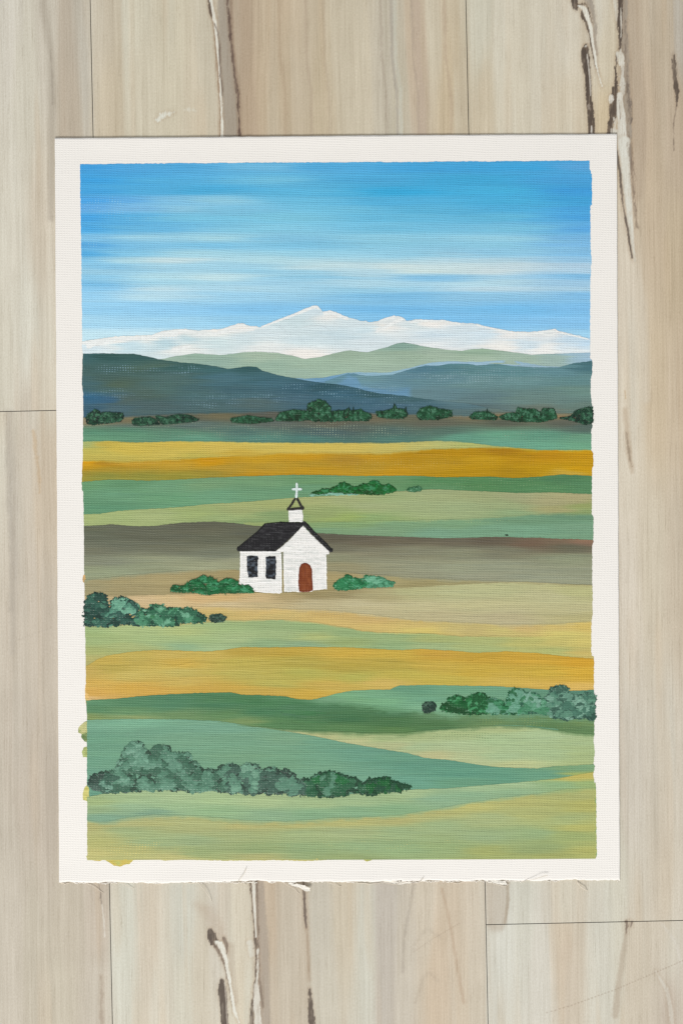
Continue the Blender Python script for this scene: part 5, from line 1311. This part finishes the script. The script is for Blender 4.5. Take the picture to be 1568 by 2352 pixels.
# thick brush lines on the walls and ridge lines of the roof
b = Blobs()
for p in ([(300, 808), (480, 806), (712, 806)], [(300, 830), (302, 1000), (296, 1120)], [(714, 820), (720, 1000), (718, 1215)], [(520, 850), (522, 1060)], [(440, 1212), (560, 1226), (700, 1228)], [(330, 1140), (500, 1120), (700, 1130)], [(750, 830), (752, 1100), (758, 1215)], [(1184, 850), (1186, 1180)],
          [(690, 790), (800, 795), (960, 800)], [(888, 940), (886, 1200)], [(780, 1010), (830, 1000), (860, 1030)], [(800, 380), (870, 376), (936, 376)], [(806, 480), (870, 478), (936, 482)]):
    b.stroke(CH(p), 2.4, 2.4, (246, 245, 242), .2 if p[0][1] > 500 else .27, rise=.05, var=.01)
b.build('wall_highlight', mat=M_WALLP, parent=chapel)
b = Blobs()
for p in ([(262, 786), (450, 784), (655, 788)], [(560, 512), (700, 500), (930, 502)], [(960, 492), (1050, 585), (1180, 712), (1246, 785)], [(260, 768), (380, 670), (480, 590), (552, 512)]):
    b.stroke(CH(p), 2.6, 3.0, (32, 31, 33), .25, rise=.07)
b.build('roof_edge', mat=M_DARKP, parent=chapel)

# ------------------------------------------------------------------ paint that crept under the tape
def creep(name, poly, c1, c2, z=.03, label=None):
    shape(name, poly, brushed(c1, c2, .4, 8, 5, 9), z, M_PAINT, rise=.02, jit=.9, seed=int(poly[0][1]), label=label)


creep('paint_bleed', [(206, 1652), (192, 1660), (182, 1670), (180, 1682), (190, 1686), (206, 1684)], (196, 194, 138), (150, 160, 104))
creep('paint_bleed', [(206, 1682), (190, 1684), (187, 1692), (194, 1702), (206, 1706)], (108, 132, 84), (146, 158, 106))
creep('paint_bleed', [(206, 1714), (194, 1716), (189, 1726), (192, 1738), (206, 1740)], (176, 186, 120), (150, 160, 100))
creep('paint_bleed', [(206, 1800), (196, 1806), (191, 1822), (192, 1836), (206, 1842)], (206, 200, 124), (186, 182, 100))
creep('paint_bleed', [(200, 1970), (216, 1976), (228, 1977), (240, 1974), (252, 1980), (262, 1987), (276, 1990), (284, 1986), (298, 1984), (306, 1976), (320, 1972), (320, 1966), (200, 1964)], (204, 184, 96), (186, 190, 112), label='yellow paint crept past the lower left corner')
creep('paint_bleed', [(830, 1970), (836, 1975), (842, 1977.5), (850, 1976), (860, 1972), (850, 1968)], (196, 186, 100), (170, 176, 100))
creep('paint_bleed', [(320, 1968), (380, 1976), (420, 1974), (520, 1976), (640, 1975), (700, 1977), (760, 1974), (760, 1968), (500, 1966)], (196, 186, 116), (182, 182, 110))
creep('paint_bleed', [(197, 1316), (192, 1322), (191, 1332), (193, 1338), (198, 1340)], (222, 176, 110), (196, 160, 110))
creep('paint_bleed', [(196, 1108), (190, 1113), (189, 1124), (193, 1130), (197, 1128)], (110, 150, 116), (130, 164, 130))
creep('paint_bleed', [(200, 1424), (194, 1404), (196, 1396), (201, 1400)], (206, 180, 110), (196, 170, 100))
creep('paint_bleed', [(1362, 1968), (1364, 1800), (1367, 1795), (1369, 1966)], (176, 182, 104), (120, 160, 110))
creep('paint_bleed', [(202, 1560), (196, 1580), (197, 1606), (203, 1640), (205, 1600)], (226, 186, 116), (196, 176, 110))
creep('paint_bleed', [(1352, 400), (1357, 400), (1358, 470), (1353, 474)], (70, 160, 216), (120, 180, 222))

# ------------------------------------------------------------------ frayed threads of the lower edge
def thread(pts, r=0.00011, taper=.4, wig=0.6, label=None, name='frayed_thread'):
    """pts: x, y and height in millimetres above the floor"""
    P = np.array(pts, float)
    m = 26
    t = np.linspace(0, len(P) - 1, m)
    X = np.interp(t, range(len(P)), P[:, 0]) + wig * vn(t * 3, P[0, 0], 3)
    Y = np.interp(t, range(len(P)), P[:, 1]) + wig * vn(t * 3, P[0, 1], 4)
    Z = np.interp(t, range(len(P)), P[:, 2])
    for _ in range(2):
        for q in (X, Y, Z):
            q[1:-1] = (q[:-2] + 2 * q[1:-1] + q[2:]) / 4
    C = np.stack([wx(X) - PC.x, wy(Y) - PC.y, Z * .001], 1)
    k = 6
    V, F = [], []
    tg = np.gradient(C, axis=0)
    for i in range(m):
        d = tg[i] / (np.linalg.norm(tg[i]) + 1e-12)
        s = np.cross(d, [0, 0, 1.0])
        s /= np.linalg.norm(s) + 1e-12
        u = np.cross(s, d)
        rr = r * (1 - taper * i / (m - 1)) * rng.uniform(.85, 1.15)
        for j in range(k):
            a = 2 * math.pi * j / k
            V.append(C[i] + rr * (math.cos(a) * s + math.sin(a) * u))
        if i:
            for j in range(k):
                j2 = (j + 1) % k
                a, b_ = (i - 1) * k, i * k
                F.append((a + j, b_ + j, b_ + j2, a + j2))
    o = new_mesh(name, V, F, M_THREAD, painting)
    if label:
        o['label'] = label
    return o


H0 = T * 1000 + .1
thread([(452, 2023, .5), (462, 2032, 1.2), (476, 2050, 1.3), (484, 2064, .6), (488, 2072, .15)])
thread([(566, 1992, H0 + .5), (560, 2006, H0 + 1.1), (552, 2018, H0 + .9), (546, 2024, .9), (560, 2030, .5), (566, 2032, .3)])
thread([(1256, 2008, H0 + .9), (1238, 2012, H0 + 1.4), (1222, 2018, H0 + .9), (1206, 2022, .9), (1196, 2026, .3)])
thread([(1324, 2025, .4), (1330, 2034, .9), (1340, 2041, 1.1), (1347, 2046, .3)], r=.00016)
thread([(1122, 2022, .4), (1134, 2030, .5), (1150, 2034, .4), (1162, 2035, .2), (1170, 2028, .3), (1166, 2022, .5)])
thread([(972, 2014, H0 + .6), (966, 2022, H0 + .5), (956, 2028, .5), (944, 2029, .2)])
thread([(200, 2029, .3), (214, 2034, .5), (228, 2044, .4), (238, 2050, .15)])
thread([(652, 2028, .4), (664, 2034, .9), (676, 2042, .6), (688, 2052, .12)], r=.00009)
thread([(752, 2026, .5), (762, 2029, .9), (776, 2034, .5), (784, 2036, .15)])
thread([(270, 2024, .4), (284, 2029, .7), (296, 2036, .7), (308, 2040, .2)])
thread([(880, 2026, .4), (905, 2031, .4), (930, 2026, .5)])
thread([(820, 2027, .2), (850, 2030, .3), (872, 2028, .2)], r=.00013)
thread([(1030, 2024, .3), (1050, 2029, .35), (1070, 2024, .4)], r=.00013)
thread([(140, 2027, .2), (150, 2030, .3), (160, 2027, .2)], r=.00016)
thread([(345, 2026, .3), (368, 2031, .35), (388, 2026, .3)], r=.00014)
thread([(430, 2026, .3), (440, 2029, .35), (460, 2026, .3)], r=.00014)


# a torn tab of canvas and the loops of the weave left along the cut
def tab(poly, z0, z1, name='torn_tab', label=None):
    v, f, d = fill(poly, jit=1.3, seed=3, step=2.0)
    x0, x1 = v[:, 0].min(), v[:, 0].max()
    t = (v[:, 0] - x0) / (x1 - x0)
    Z = z0 + (z1 - z0) * t + .18 * vn(v[:, 0] / 3, v[:, 1] / 3, 8)
    c = np.tile(lin((236, 231, 220)) * ALB, (len(v), 1))
    o = new_mesh(name, np.stack([wx(v[:, 0]) - PC.x, wy(v[:, 1]) - PC.y, Z * .001], 1), f, M_CANVAS, painting, cols=c)
    if label:
        o['label'] = label
    return o


tab([(664, 2027), (680, 2029), (700, 2031), (706, 2035), (713, 2038), (712, 2044), (704, 2046), (696, 2042), (686, 2037), (672, 2034), (663, 2031)], .35, 1.5, label='torn curl of canvas under the lower edge')
tab([(1114, 2020), (1130, 2021), (1160, 2023), (1164, 2031), (1150, 2032), (1130, 2028), (1116, 2025)], .3, .5)
tab([(880, 2022), (915, 2023), (944, 2024), (944, 2028), (910, 2031), (884, 2027)], .3, .4)
tab([(334, 2022), (370, 2023), (392, 2023), (388, 2028), (362, 2030), (338, 2028)], .3, .35)
b = None
for x in np.arange(139, 1421, 3.6):
    if vn(np.array([x / 26.]), 0, 5)[0] < -.1:
        if b:
            b.build('frayed_loop', mat=M_CANVAS)
        b = None
        continue
    b = b or Blobs()
    y = 2027 - 6 * (x - 137) / 1285 + rng.uniform(-1, 2.6)
    b.daub(x, y, rng.uniform(1.9, 2.6), rng.uniform(.9, 1.6), rng.uniform(-.4, .4), (236, 230, 220), -0.25 + rng.uniform(0, .2), rise=.25, rough=.2)
if b:
    b.build('frayed_loop', mat=M_CANVAS)
